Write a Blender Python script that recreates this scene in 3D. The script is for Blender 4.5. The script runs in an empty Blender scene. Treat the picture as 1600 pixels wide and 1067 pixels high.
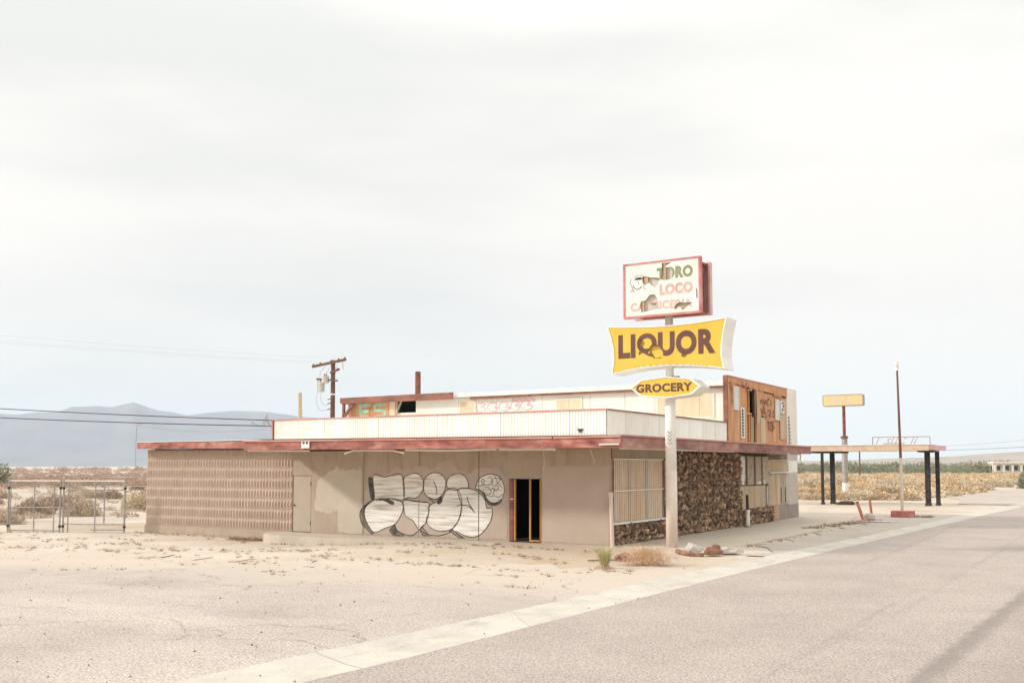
import bpy, bmesh, math, random
import numpy as np
from mathutils import Vector, Matrix
from mathutils.geometry import delaunay_2d_cdt
random.seed(7); rng = np.random.default_rng(7)
sc = bpy.context.scene
C = sc.collection
R = math.radians

# ------------------------------------------------------------------ camera
CAM = Vector((13.85, -28.27, 2.5))
cd = bpy.data.cameras.new('camera'); cam = bpy.data.objects.new('camera', cd); C.objects.link(cam)
cam.location = CAM; cam.rotation_euler = (R(94.0), 0, R(31.8))
cd.sensor_fit = 'HORIZONTAL'; cd.sensor_width = 36; cd.lens = 34.875; cd.shift_y = 0.0538; cd.clip_start = 0.1; cd.clip_end = 40000
sc.camera = cam

# ------------------------------------------------------------------ light
SUN = Vector((1.75, 1.0, -0.98)).normalized()          # the way the light travels
elev = math.asin(-SUN.z); az = math.atan2(-SUN.x, -SUN.y)   # compass from +Y clockwise
ld = bpy.data.lights.new('sun', 'SUN'); sun = bpy.data.objects.new('sun', ld); C.objects.link(sun)
ld.energy = 2.4; ld.angle = R(5.0); ld.color = (1.0, 0.92, 0.85)
sun.rotation_euler = SUN.to_track_quat('-Z', 'Y').to_euler(); sun.location = (0, 0, 60)
w = bpy.data.worlds.new('World'); sc.world = w; w.use_nodes = True
nt = w.node_tree; nt.nodes.clear(); N = nt.nodes.new; L = nt.links.new
out = N('ShaderNodeOutputWorld'); bg = N('ShaderNodeBackground'); L(bg.outputs[0], out.inputs[0])
sky = N('ShaderNodeTexSky'); sky.sky_type = 'NISHITA'; sky.sun_disc = False
sky.sun_elevation = elev; sky.sun_rotation = az; sky.dust_density = 2.0
tc = N('ShaderNodeTexCoord')
sep = N('ShaderNodeSeparateXYZ'); L(tc.outputs['Generated'], sep.inputs[0])
# overcast: clouds brighten evenly from the horizon to the zenith
grad = N('ShaderNodeValToRGB'); L(sep.outputs['Z'], grad.inputs[0])
e = grad.color_ramp.elements
e[0].position = 0.0; e[0].color = (.65, .655, .615, 1)
e[1].position = 0.85; e[1].color = (1.3, 1.28, 1.23, 1)
for p, c in ((.04, (.66, .665, .635, 1)), (.085, (.70, .68, .64, 1)), (.16, (.71, .685, .655, 1)), (.4, (.77, .75, .715, 1))):
    q = grad.color_ramp.elements.new(p); q.color = c
mp = N('ShaderNodeMapping'); L(tc.outputs['Generated'], mp.inputs[0]); mp.inputs['Scale'].default_value = (1.3, 1.3, 6.5); mp.inputs['Location'].default_value = (3.1, .4, 1.3)
nz = N('ShaderNodeTexNoise'); L(mp.outputs[0], nz.inputs['Vector']); nz.inputs['Scale'].default_value = 1.2; nz.inputs['Detail'].default_value = 5; nz.inputs['Roughness'].default_value = .48
cr = N('ShaderNodeValToRGB'); L(nz.outputs[0], cr.inputs[0])
cr.color_ramp.elements[0].position = .36; cr.color_ramp.elements[0].color = (.865, .885, .885, 1)
cr.color_ramp.elements[1].position = .60; cr.color_ramp.elements[1].color = (1.055, 1.045, 1.02, 1)
mul = N('ShaderNodeMix'); mul.data_type = 'RGBA'; mul.blend_type = 'MULTIPLY'; mul.inputs[0].default_value = 1
L(grad.outputs[0], mul.inputs[6]); L(cr.outputs[0], mul.inputs[7])
ns = N('ShaderNodeMix'); ns.data_type = 'RGBA'; ns.blend_type = 'MULTIPLY'; ns.inputs[0].default_value = 1
L(sky.outputs[0], ns.inputs[6]); ns.inputs[7].default_value = (.1, .1, .1, 1)
mx = N('ShaderNodeMix'); mx.data_type = 'RGBA'; mx.inputs[0].default_value = .975
L(ns.outputs[2], mx.inputs[6]); L(mul.outputs[2], mx.inputs[7]); L(mx.outputs[2], bg.inputs[0])
bg.inputs[1].default_value = 1.0
vs = sc.view_settings
vs.view_transform = 'Standard'; vs.look = 'None'; vs.exposure = 0.45; vs.gamma = 1.0; vs.use_curve_mapping = False
sc.cycles.max_bounces = 6; sc.cycles.volume_bounces = 1

# ------------------------------------------------------------------ materials
def S(r, g, b, k=1.0):
    f = lambda v: ((v/255)/12.92 if v/255 <= .04045 else ((v/255+.055)/1.055)**2.4)*k
    return (f(r), f(g), f(b), 1)
MATS = {}
def mat(name, cols, scale=2.0, detail=6, rough=.9, bump=0.0, bscale=60, stretch=(1, 1, 1), rand=None, isl=None, fine=0.0, fscale=90, metal=0.0, spec=.3, grime=None, world=False):
    """cols: list of (position, colour) for a noise ramp; rand/isl: value jitter per object / per island; fine: fine speckle"""
    m = bpy.data.materials.new(name); m.use_nodes = True; t = m.node_tree; t.nodes.clear()
    N = t.nodes.new; L = t.links.new
    o = N('ShaderNodeOutputMaterial'); b = N('ShaderNodeBsdfPrincipled'); L(b.outputs[0], o.inputs[0])
    b.inputs['Roughness'].default_value = rough; b.inputs['Metallic'].default_value = metal; b.inputs['Specular IOR Level'].default_value = spec
    if world:
        g = N('ShaderNodeNewGeometry'); vec = g.outputs['Position']
    else:
        tc = N('ShaderNodeTexCoord'); vec = tc.outputs['Object']
    mp = N('ShaderNodeMapping'); mp.inputs['Scale'].default_value = stretch; L(vec, mp.inputs[0]); v = mp.outputs[0]
    n = N('ShaderNodeTexNoise'); n.inputs['Scale'].default_value = scale; n.inputs['Detail'].default_value = detail; n.inputs['Roughness'].default_value = .6; L(v, n.inputs['Vector'])
    r = N('ShaderNodeValToRGB'); L(n.outputs[0], r.inputs[0])
    el = r.color_ramp.elements
    el[0].position, el[0].color = cols[0]; el[1].position, el[1].color = cols[-1]
    for p, c in cols[1:-1]: q = el.new(p); q.color = c
    col = r.outputs[0]
    if rand:
        oi = N('ShaderNodeObjectInfo'); rr = N('ShaderNodeValToRGB'); L(oi.outputs['Random'], rr.inputs[0])
        es = rr.color_ramp.elements; es[0].position, es[0].color = rand[0]; es[1].position, es[1].color = rand[-1]
        for p, c in rand[1:-1]: q = es.new(p); q.color = c
        x = N('ShaderNodeMix'); x.data_type = 'RGBA'; x.blend_type = 'MULTIPLY'; x.inputs[0].default_value = 1; L(col, x.inputs[6]); L(rr.outputs[0], x.inputs[7]); col = x.outputs[2]
    if isl:
        ge = N('ShaderNodeNewGeometry'); rr = N('ShaderNodeValToRGB'); L(ge.outputs['Random Per Island'], rr.inputs[0])
        es = rr.color_ramp.elements; es[0].position, es[0].color = isl[0]; es[1].position, es[1].color = isl[-1]
        for p, c in isl[1:-1]: q = es.new(p); q.color = c
        x = N('ShaderNodeMix'); x.data_type = 'RGBA'; x.blend_type = 'MULTIPLY'; x.inputs[0].default_value = 1; L(col, x.inputs[6]); L(rr.outputs[0], x.inputs[7]); col = x.outputs[2]
    if grime:   # (colour, scale, low, high, stretch): blotches of another colour
        gc, gs, lo, hi, gst = grime
        m2 = N('ShaderNodeMapping'); m2.inputs['Scale'].default_value = gst; L(vec, m2.inputs[0])
        n2 = N('ShaderNodeTexNoise'); n2.inputs['Scale'].default_value = gs; n2.inputs['Detail'].default_value = 7; n2.inputs['Roughness'].default_value = .68; L(m2.outputs[0], n2.inputs['Vector'])
        mr = N('ShaderNodeMapRange'); mr.inputs[1].default_value = lo; mr.inputs[2].default_value = hi; L(n2.outputs[0], mr.inputs[0])
        x = N('ShaderNodeMix'); x.data_type = 'RGBA'; L(mr.outputs[0], x.inputs[0]); L(col, x.inputs[6]); x.inputs[7].default_value = gc; col = x.outputs[2]
    if fine:
        n3 = N('ShaderNodeTexNoise'); n3.inputs['Scale'].default_value = fscale; n3.inputs['Detail'].default_value = 3; L(vec, n3.inputs['Vector'])
        mr = N('ShaderNodeMapRange'); mr.inputs[1].default_value = .3; mr.inputs[2].default_value = .7; mr.inputs[3].default_value = 1-fine; mr.inputs[4].default_value = 1+fine; L(n3.outputs[0], mr.inputs[0])
        x = N('ShaderNodeMix'); x.data_type = 'RGBA'; x.blend_type = 'MULTIPLY'; x.inputs[0].default_value = 1; L(col, x.inputs[6]); L(mr.outputs[0], x.inputs[7]); col = x.outputs[2]
    L(col, b.inputs['Base Color'])
    if bump:
        n4 = N('ShaderNodeTexNoise'); n4.inputs['Scale'].default_value = bscale; n4.inputs['Detail'].default_value = 4; L(vec, n4.inputs['Vector'])
        bp = N('ShaderNodeBump'); bp.inputs['Strength'].default_value = bump; bp.inputs['Distance'].default_value = .02; L(n4.outputs[0], bp.inputs['Height']); L(bp.outputs[0], b.inputs['Normal'])
    MATS[name] = m; return m
def two(a, b, lo=.35, hi=.65): return [(lo, a), (hi, b)]
G3 = lambda a, b: [(0, (a, a, a, 1)), (1, (b, b, b, 1))]

M_ground = mat('pale_sand', [(.3, (.46, .38, .305, 1)), (.5, (.56, .48, .40, 1)), (.7, (.61, .54, .46, 1))], scale=.35, detail=9, fine=.16, fscale=24, bump=.5, bscale=14, grime=((.43, .33, .22, 1), .09, .5, .66, (1, 1, 1)), world=True)
M_lot = mat('worn_gravel_asphalt', [(.3, (.375, .32, .285, 1)), (.5, (.445, .385, .345, 1)), (.7, (.50, .44, .395, 1))], scale=.3, detail=8, fine=.42, fscale=30, bump=.8, bscale=40, grime=((.535, .465, .405, 1), .13, .48, .62, (.6, 1.5, 1)), world=True)
def drift(m, sand, y0, y1):
    """wind-blown sand lying thicker towards the store, in a ragged front"""
    t = m.node_tree; b = next(n for n in t.nodes if n.type == 'BSDF_PRINCIPLED'); src = b.inputs['Base Color'].links[0].from_socket
    N = t.nodes.new; L = t.links.new; g = N('ShaderNodeNewGeometry'); sp = N('ShaderNodeSeparateXYZ'); L(g.outputs['Position'], sp.inputs[0])
    n = N('ShaderNodeTexNoise'); n.inputs['Scale'].default_value = .35; n.inputs['Detail'].default_value = 9; n.inputs['Roughness'].default_value = .65
    mp = N('ShaderNodeMapping'); mp.inputs['Scale'].default_value = (.5, 1.3, 1); L(g.outputs['Position'], mp.inputs[0]); L(mp.outputs[0], n.inputs['Vector'])
    a = N('ShaderNodeMath'); a.operation = 'MULTIPLY_ADD'; L(n.outputs[0], a.inputs[0]); a.inputs[1].default_value = 9; L(sp.outputs['Y'], a.inputs[2])
    r = N('ShaderNodeMapRange'); r.interpolation_type = 'SMOOTHSTEP'; r.inputs[1].default_value = y0+4.5; r.inputs[2].default_value = y1+4.5; L(a.outputs[0], r.inputs[0])
    x = N('ShaderNodeMix'); x.data_type = 'RGBA'; L(r.outputs[0], x.inputs[0]); L(src, x.inputs[6]); x.inputs[7].default_value = sand; L(x.outputs[2], b.inputs['Base Color'])
drift(M_lot, (.56, .48, .40, 1), -14.5, -8.5)
def cracks(m, scale, dark):
    """thin wandering cracks"""
    t = m.node_tree; b = next(n for n in t.nodes if n.type == 'BSDF_PRINCIPLED'); src = b.inputs['Base Color'].links[0].from_socket
    N = t.nodes.new; L = t.links.new; g = N('ShaderNodeNewGeometry')
    n = N('ShaderNodeTexNoise'); n.inputs['Scale'].default_value = .9; n.inputs['Detail'].default_value = 6; L(g.outputs['Position'], n.inputs['Vector'])
    a = N('ShaderNodeMix'); a.data_type = 'RGBA'; a.blend_type = 'LINEAR_LIGHT'; a.inputs[0].default_value = .9; L(g.outputs['Position'], a.inputs[6]); L(n.outputs['Color'], a.inputs[7])
    v = N('ShaderNodeTexVoronoi'); v.feature = 'DISTANCE_TO_EDGE'; v.inputs['Scale'].default_value = scale; L(a.outputs[2], v.inputs['Vector'])
    r = N('ShaderNodeMapRange'); r.inputs[1].default_value = .002; r.inputs[2].default_value = .009; r.inputs[3].default_value = .6; r.inputs[4].default_value = 0; L(v.outputs['Distance'], r.inputs[0])
    n2 = N('ShaderNodeTexNoise'); n2.inputs['Scale'].default_value = .25; L(g.outputs['Position'], n2.inputs['Vector'])
    r2 = N('ShaderNodeMapRange'); r2.inputs[1].default_value = .42; r2.inputs[2].default_value = .55; L(n2.outputs[0], r2.inputs[0])
    mu = N('ShaderNodeMath'); mu.operation = 'MULTIPLY'; L(r.outputs[0], mu.inputs[0]); L(r2.outputs[0], mu.inputs[1])
    x = N('ShaderNodeMix'); x.data_type = 'RGBA'; L(mu.outputs[0], x.inputs[0]); L(src, x.inputs[6]); x.inputs[7].default_value = dark; L(x.outputs[2], b.inputs['Base Color'])
cracks(M_lot, .22, (.25, .20, .16, 1)); cracks(M_ground, .3, (.33, .25, .19, 1))
M_road = mat('bleached_asphalt', [(.3, (.375, .32, .285, 1)), (.5, (.415, .355, .318, 1)), (.7, (.45, .39, .35, 1))], scale=.5, detail=8, fine=.42, fscale=32, bump=.8, bscale=40, grime=((.31, .265, .235, 1), .9, .56, .72, (1.2, .03, 1)), world=True)
def seam(m, x0, slope, y0, dark):
    """worn dark tyre and tar line along the road"""
    t = m.node_tree; b = next(n for n in t.nodes if n.type == 'BSDF_PRINCIPLED'); src = b.inputs['Base Color'].links[0].from_socket
    N = t.nodes.new; L = t.links.new; g = N('ShaderNodeNewGeometry'); sp = N('ShaderNodeSeparateXYZ'); L(g.outputs['Position'], sp.inputs[0])
    a = N('ShaderNodeMath'); a.operation = 'MULTIPLY_ADD'; L(sp.outputs['Y'], a.inputs[0]); a.inputs[1].default_value = -slope; a.inputs[2].default_value = -x0+slope*y0
    c = N('ShaderNodeMath'); c.operation = 'ADD'; L(a.outputs[0], c.inputs[0]); L(sp.outputs['X'], c.inputs[1])
    n = N('ShaderNodeTexNoise'); n.inputs['Scale'].default_value = 3; n.inputs['Detail'].default_value = 7; L(g.outputs['Position'], n.inputs['Vector'])
    d = N('ShaderNodeMath'); d.operation = 'MULTIPLY_ADD'; L(n.outputs[0], d.inputs[0]); d.inputs[1].default_value = .35; L(c.outputs[0], d.inputs[2])
    e_ = N('ShaderNodeValToRGB'); r = N('ShaderNodeMapRange'); r.inputs[1].default_value = -1.2; r.inputs[2].default_value = 2.8; L(d.outputs[0], r.inputs[0]); L(r.outputs[0], e_.inputs[0])
    el = e_.color_ramp.elements; el[0].position = .30; el[0].color = (0, 0, 0, 1); el[1].position = 1; el[1].color = (.12, .12, .12, 1)
    for p, v in ((.335, .75), (.365, .65), (.41, .12), (.55, .35), (.75, .28)): q = el.new(p); q.color = (v, v, v, 1)
    x = N('ShaderNodeMix'); x.data_type = 'RGBA'; L(e_.outputs[0], x.inputs[0]); L(src, x.inputs[6]); x.inputs[7].default_value = dark; L(x.outputs[2], b.inputs['Base Color'])
seam(M_road, 11.66, .04, -15.9, (.24, .20, .18, 1))
M_gutter = mat('concrete_gutter', two((.50, .46, .40, 1), (.60, .56, .49, 1)), scale=1.2, fine=.10, fscale=40, bump=.25, grime=((.40, .35, .29, 1), 1.5, .57, .72, (1, .3, 1)), world=True)
M_walk = mat('old_concrete', two((.50, .44, .365, 1), (.58, .515, .43, 1)), scale=1.0, fine=.12, fscale=30, bump=.3, grime=((.58, .5, .4, 1), .6, .5, .66, (1, 1, 1)), world=True)
M_apron = mat('grey_apron', two((.42, .37, .32, 1), (.50, .44, .38, 1)), scale=.4, fine=.16, fscale=12, world=True)
M_mount = mat('hazy_rock', two((.13, .13, .15, 1), (.19, .185, .195, 1)), scale=.004, world=True)
M_hill = mat('far_hill', two((.30, .25, .20, 1), (.40, .34, .28, 1)), scale=.01, world=True)
M_stucco = mat('taupe_paint', two((.41, .325, .258, 1), (.47, .38, .305, 1)), scale=.9, fine=.06, fscale=40, bump=.15, grime=((.335, .255, .195, 1), 2.2, .52, .74, (1.6, 1, .22)))
M_patch = mat('pale_paint_patch', two((.52, .45, .365, 1), (.57, .50, .41, 1)), scale=1.5, fine=.05, fscale=40)
M_patch2 = mat('buff_paint_patch', two((.465, .38, .31, 1), (.51, .42, .35, 1)), scale=1.2, fine=.05, fscale=40)
M_door = mat('pale_grey_door', two((.445, .38, .30, 1), (.49, .42, .335, 1)), scale=1.5, fine=.05, grime=((.25, .2, .16, 1), 9, .70, .76, (1, 1, 1)))
M_block = mat('taupe_block', two((.46, .35, .28, 1), (.51, .395, .32, 1)), scale=2.5, fine=.08, fscale=50, bump=.2, rand=G3(.95, 1.05))
M_fascia = mat('weathered_red_board', [(.32, (.16, .075, .06, 1)), (.44, (.33, .13, .105, 1)), (.54, (.43, .175, .145, 1)), (.66, (.56, .33, .28, 1))], scale=2.6, detail=10, stretch=(.5, .5, 1.3), bump=.3, bscale=30, rand=[(0, (.9, .9, .9, 1)), (.5, (1, .97, .97, 1)), (1, (1.06, 1, 1, 1))], grime=((.17, .10, .08, 1), .9, .54, .68, (.5, .5, 1.0)))
M_fascia2 = mat('mauve_red_board', [(.3, (.22, .115, .10, 1)), (.5, (.35, .18, .155, 1)), (.62, (.42, .25, .215, 1)), (.75, (.52, .40, .34, 1))], scale=2.6, detail=10, stretch=(1, .4, 1.3), bump=.3, bscale=30, rand=G3(.88, 1.1))
M_trimred = mat('faded_pink_edge', two((.50, .21, .17, 1), (.60, .34, .28, 1)), scale=1.5, stretch=(.5, .5, 2))
M_brown = mat('brown_red_wood', two((.20, .085, .06, 1), (.34, .16, .115, 1)), scale=1.2, stretch=(1, 1, 4), fine=.1, grime=((.42, .3, .22, 1), 2, .6, .72, (.5, .5, 2)))
M_soffit = mat('tan_soffit', two((.48, .37, .25, 1), (.58, .47, .34, 1)), scale=1.0, fine=.08, grime=((.2, .15, .1, 1), 1.5, .6, .75, (1, 1, 1)))
M_strip = mat('pale_wood_strip', two((.74, .66, .52, 1), (.82, .75, .63, 1)), scale=2)
M_white = mat('white_metal_panel', two((.78, .74, .67, 1), (.84, .81, .75, 1)), scale=1.4, stretch=(1, 1, .4), rough=.6, grime=((.60, .52, .43, 1), 2.0, .64, .82, (2, 2, .3)), rand=G3(.96, 1.03))
M_whitewall = mat('white_board_wall', two((.78, .73, .65, 1), (.84, .80, .73, 1)), scale=1.0, fine=.04, grime=((.62, .5, .4, 1), 1.6, .62, .80, (1, 1, .5)), rand=G3(.95, 1.03))
M_roof = mat('white_roofing', two((.70, .67, .62, 1), (.82, .79, .74, 1)), scale=1, grime=((.4, .33, .28, 1), 2, .6, .75, (1, 1, 1)))
M_ply = mat('orange_plywood', [(.3, (.42, .20, .095, 1)), (.5, (.56, .285, .145, 1)), (.7, (.66, .38, .22, 1))], scale=2.2, stretch=(1, 1, .22), detail=8, fine=.08, fscale=40, rand=G3(.88, 1.1), grime=((.42, .12, .10, 1), 1.0, .60, .70, (1, 1, .5)))
M_plytan = mat('tan_plywood', [(.3, (.46, .33, .215, 1)), (.5, (.56, .42, .285, 1)), (.7, (.63, .50, .36, 1))], scale=2.2, stretch=(1, 1, .2), detail=8, fine=.08, rand=G3(.85, 1.12), grime=((.38, .19, .09, 1), 1.3, .60, .74, (1, 1, .4)))
M_plypale = mat('pale_plywood', two((.68, .52, .36, 1), (.76, .62, .46, 1)), scale=2.5, stretch=(1, 1, .4), fine=.06, rand=G3(.94, 1.05))
M_osb = mat('weathered_board', two((.42, .33, .24, 1), (.54, .44, .33, 1)), scale=5, fine=.15, fscale=25, rand=G3(.88, 1.12), grime=((.28, .17, .1, 1), 2.0, .6, .75, (1, 1, .5)))
M_peel = mat('peeling_white_board', two((.72, .67, .60, 1), (.80, .76, .70, 1)), scale=3, grime=((.38, .25, .17, 1), 3.0, .54, .58, (1, 1, .6)))
M_winboard = mat('stained_window_board', [(.3, (.52, .30, .15, 1)), (.5, (.70, .49, .30, 1)), (.7, (.78, .60, .41, 1))], scale=2.0, stretch=(1, 2, .3), detail=8, rand=G3(.92, 1.08))
M_orange = mat('raw_door_timber', two((.50, .23, .075, 1), (.62, .33, .13, 1)), scale=3, stretch=(2, 2, .3))
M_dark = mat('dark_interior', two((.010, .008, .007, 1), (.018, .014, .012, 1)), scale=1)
M_darkwood = mat('dark_post', two((.05, .035, .028, 1), (.09, .065, .05, 1)), scale=3)
M_stone = mat('lava_stone', [(.3, (.22, .175, .14, 1)), (.5, (.32, .26, .205, 1)), (.7, (.42, .35, .285, 1))], scale=5, fine=.2, fscale=30, bump=.5, bscale=20,
              rand=[(0, (.45, .42, .43, 1)), (.25, (.75, .64, .56, 1)), (.5, (1.1, .92, .76, 1)), (.75, (1.4, 1.12, .9, 1)), (.92, (1.75, 1.5, 1.28, 1)), (1, (2.1, 1.9, 1.7, 1))])
M_stone2 = mat('lava_stone_chips', [(.3, (.20, .155, .12, 1)), (.5, (.30, .235, .18, 1)), (.7, (.40, .33, .26, 1))], scale=5, fine=.2, fscale=30,
              isl=[(0, (.4, .38, .38, 1)), (.4, (.8, .68, .58, 1)), (.75, (1.25, 1.02, .84, 1)), (1, (1.8, 1.55, 1.32, 1))])
M_mortar = mat('brown_mortar', two((.22, .165, .125, 1), (.30, .235, .18, 1)), scale=5)
M_grey = mat('pinkish_grey_paint', two((.50, .43, .385, 1), (.57, .50, .45, 1)), scale=1.2, fine=.05, grime=((.40, .33, .29, 1), 1.5, .56, .75, (1, 1, .4)))
M_lowpaint = mat('brown_grey_paint', two((.31, .25, .22, 1), (.37, .305, .265, 1)), scale=1.3, fine=.06, grime=((.48, .41, .36, 1), 2.2, .6, .68, (1, 1, 1)))
M_pole = mat('white_pole_paint', two((.83, .80, .75, 1), (.88, .86, .82, 1)), scale=2, rough=.55, grime=((.62, .52, .42, 1), 2.0, .66, .8, (2, 2, .3)))
M_poletan = mat('buff_pole_paint', two((.68, .57, .475, 1), (.74, .63, .54, 1)), scale=2, rough=.6, grime=((.74, .66, .58, 1), 2.0, .6, .75, (2, 2, .3)))
M_yellow = mat('yellow_sign_face', two((.74, .47, .055, 1), (.80, .53, .085, 1)), scale=1.0, rough=.45, grime=((.72, .50, .14, 1), 1.2, .6, .8, (1, 1, .5)))
M_letter = mat('brown_letter', two((.135, .06, .05, 1), (.17, .08, .065, 1)), scale=3, rough=.5)
M_signwhite = mat('white_sign_face', two((.80, .77, .70, 1), (.84, .82, .77, 1)), scale=1.5, rough=.45)
M_pinkframe = mat('pink_red_frame', two((.50, .15, .14, 1), (.66, .34, .32, 1)), scale=2.0, rough=.6, grime=((.30, .06, .05, 1), 3, .58, .7, (1, 1, 1)))
M_palepink = mat('pale_pink_metal', two((.60, .35, .34, 1), (.70, .48, .45, 1)), scale=2, rough=.6)
M_redin = mat('rust_red_metal', two((.28, .035, .025, 1), (.44, .12, .06, 1)), scale=5, grime=((.40, .24, .10, 1), 5, .55, .62, (1, 1, 1)))
M_inner = mat('beige_inner_panel', two((.62, .57, .49, 1), (.70, .65, .58, 1)), scale=2)
M_inpost = mat('tan_rust_post', two((.50, .33, .2, 1), (.62, .47, .32, 1)), scale=5)
M_amber = mat('amber_inner_panel', two((.50, .30, .06, 1), (.58, .38, .12, 1)), scale=2)
M_green = mat('faded_green_letter', two((.25, .29, .14, 1), (.31, .34, .19, 1)), scale=6)
M_pinkl = mat('faded_pink_letter', two((.68, .36, .32, 1), (.78, .52, .46, 1)), scale=5)
M_ink = mat('brown_black_ink', two((.05, .035, .03, 1), (.10, .07, .06, 1)), scale=8)
M_black = mat('spray_black', two((.05, .04, .04, 1), (.17, .145, .13, 1)), scale=6)
M_spray = mat('spray_white', [(.36, (.48, .42, .35, 1)), (.46, (.70, .67, .60, 1)), (.58, (.85, .83, .79, 1))], scale=1.6, stretch=(.45, 1, 7.5), detail=6)
M_mint = mat('mint_spray', two((.30, .52, .37, 1), (.40, .60, .45, 1)), scale=4)
M_pinkspray = mat('pink_spray', two((.72, .34, .38, 1), (.80, .55, .56, 1)), scale=3)
M_scrawl = mat('dark_scrawl', two((.12, .055, .045, 1), (.24, .11, .08, 1)), scale=6)
M_metal = mat('galvanised_pipe', two((.30, .27, .25, 1), (.42, .39, .36, 1)), scale=6, rough=.55, metal=.3)
M_wire = mat('dark_cable', two((.06, .05, .05, 1), (.09, .07, .07, 1)), scale=3)
M_faintwire = mat('grey_cable', two((.25, .25, .25, 1), (.32, .32, .32, 1)), scale=3)
M_polewood = mat('creosote_wood', two((.12, .06, .045, 1), (.22, .115, .08, 1)), scale=3, stretch=(1, 1, .2))
M_tranny = mat('grey_transformer', two((.50, .50, .46, 1), (.58, .57, .53, 1)), scale=3, rough=.5)
M_rust = mat('rusty_steel', two((.16, .06, .04, 1), (.28, .12, .08, 1)), scale=5)
M_blackcol = mat('charred_column', two((.022, .02, .02, 1), (.06, .052, .05, 1)), scale=4)
M_canopy = mat('faded_canopy_fascia', two((.56, .44, .32, 1), (.66, .54, .42, 1)), scale=.8, grime=((.62, .32, .25, 1), 1.6, .58, .7, (1, 1, 1)))
M_fadedred = mat('faded_red_marks', two((.58, .22, .16, 1), (.62, .36, .27, 1)), scale=3)
M_gasface = mat('sunbleached_yellow_face', two((.74, .53, .23, 1), (.80, .62, .33, 1)), scale=.8, rough=.5)
M_gasletter = mat('bleached_letter', two((.68, .52, .40, 1), (.74, .60, .46, 1)), scale=3)
M_redbase = mat('faded_red_concrete', two((.42, .11, .09, 1), (.52, .21, .18, 1)), scale=3, fine=.1, grime=((.58, .42, .36, 1), 3, .58, .68, (1, 1, 1)))
M_postred = mat('orange_red_post', two((.52, .15, .085, 1), (.62, .28, .19, 1)), scale=3)
M_dish = mat('dull_white_dish', two((.36, .36, .34, 1), (.44, .44, .41, 1)), scale=4, rough=.5)
M_rubble = mat('broken_concrete', two((.46, .42, .37, 1), (.60, .55, .49, 1)), scale=4, fine=.1, bump=.4)
M_redrock = mat('red_brown_rock', two((.20, .09, .065, 1), (.36, .19, .13, 1)), scale=5, fine=.15, bump=.4)
BR = [(0, (.8, .8, .8, 1)), (1, (1.12, 1.12, 1.12, 1))]
M_drybrush = mat('rust_brush', two((.40, .275, .205, 1), (.50, .36, .28, 1)), scale=.06, isl=BR, world=True)
M_tanbrush = mat('tan_brush', two((.54, .43, .31, 1), (.61, .51, .385, 1)), scale=.08, isl=BR, world=True)
M_gold = mat('golden_dry_grass', two((.60, .45, .27, 1), (.66, .52, .345, 1)), scale=.09, isl=BR, world=True)
M_gold2 = mat('straw_grass', two((.64, .53, .38, 1), (.69, .59, .45, 1)), scale=.09, isl=BR, world=True)
M_olive = mat('olive_shrub', two((.46, .44, .20, 1), (.54, .50, .26, 1)), scale=.5, isl=BR, world=True)
M_greenleaf = mat('hazed_green_leaf', two((.21, .22, .145, 1), (.28, .28, .19, 1)), scale=.03, isl=BR, world=True)  # leaf green lightened and greyed, distance haze put into the colour
M_tumble = mat('tumbleweed', two((.66, .43, .26, 1), (.74, .53, .36, 1)), scale=2, isl=[(0, (.7, .7, .7, 1)), (1, (1.2, 1.2, 1.2, 1))])
M_weed = mat('dry_weed', two((.30, .20, .12, 1), (.44, .31, .2, 1)), scale=.5, isl=BR, world=True)
M_baretwig = mat('bare_twigs', two((.42, .33, .285, 1), (.50, .40, .35, 1)), scale=.05, isl=BR, world=True)
M_farwhite = mat('far_white_wall', two((.70, .66, .58, 1), (.76, .72, .64, 1)), scale=.2)
M_fartan = mat('far_tan_roof', two((.48, .38, .28, 1), (.55, .45, .34, 1)), scale=.3)
M_glass = mat('dark_window', two((.03, .035, .04, 1), (.05, .055, .06, 1)), scale=1, rough=.2)
M_whiteplate = mat('white_notice', two((.72, .70, .66, 1), (.78, .76, .72, 1)), scale=5)
M_pane = mat('pale_blue_sheet', two((.56, .60, .60, 1), (.66, .69, .69, 1)), scale=3, rough=.5)

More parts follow.
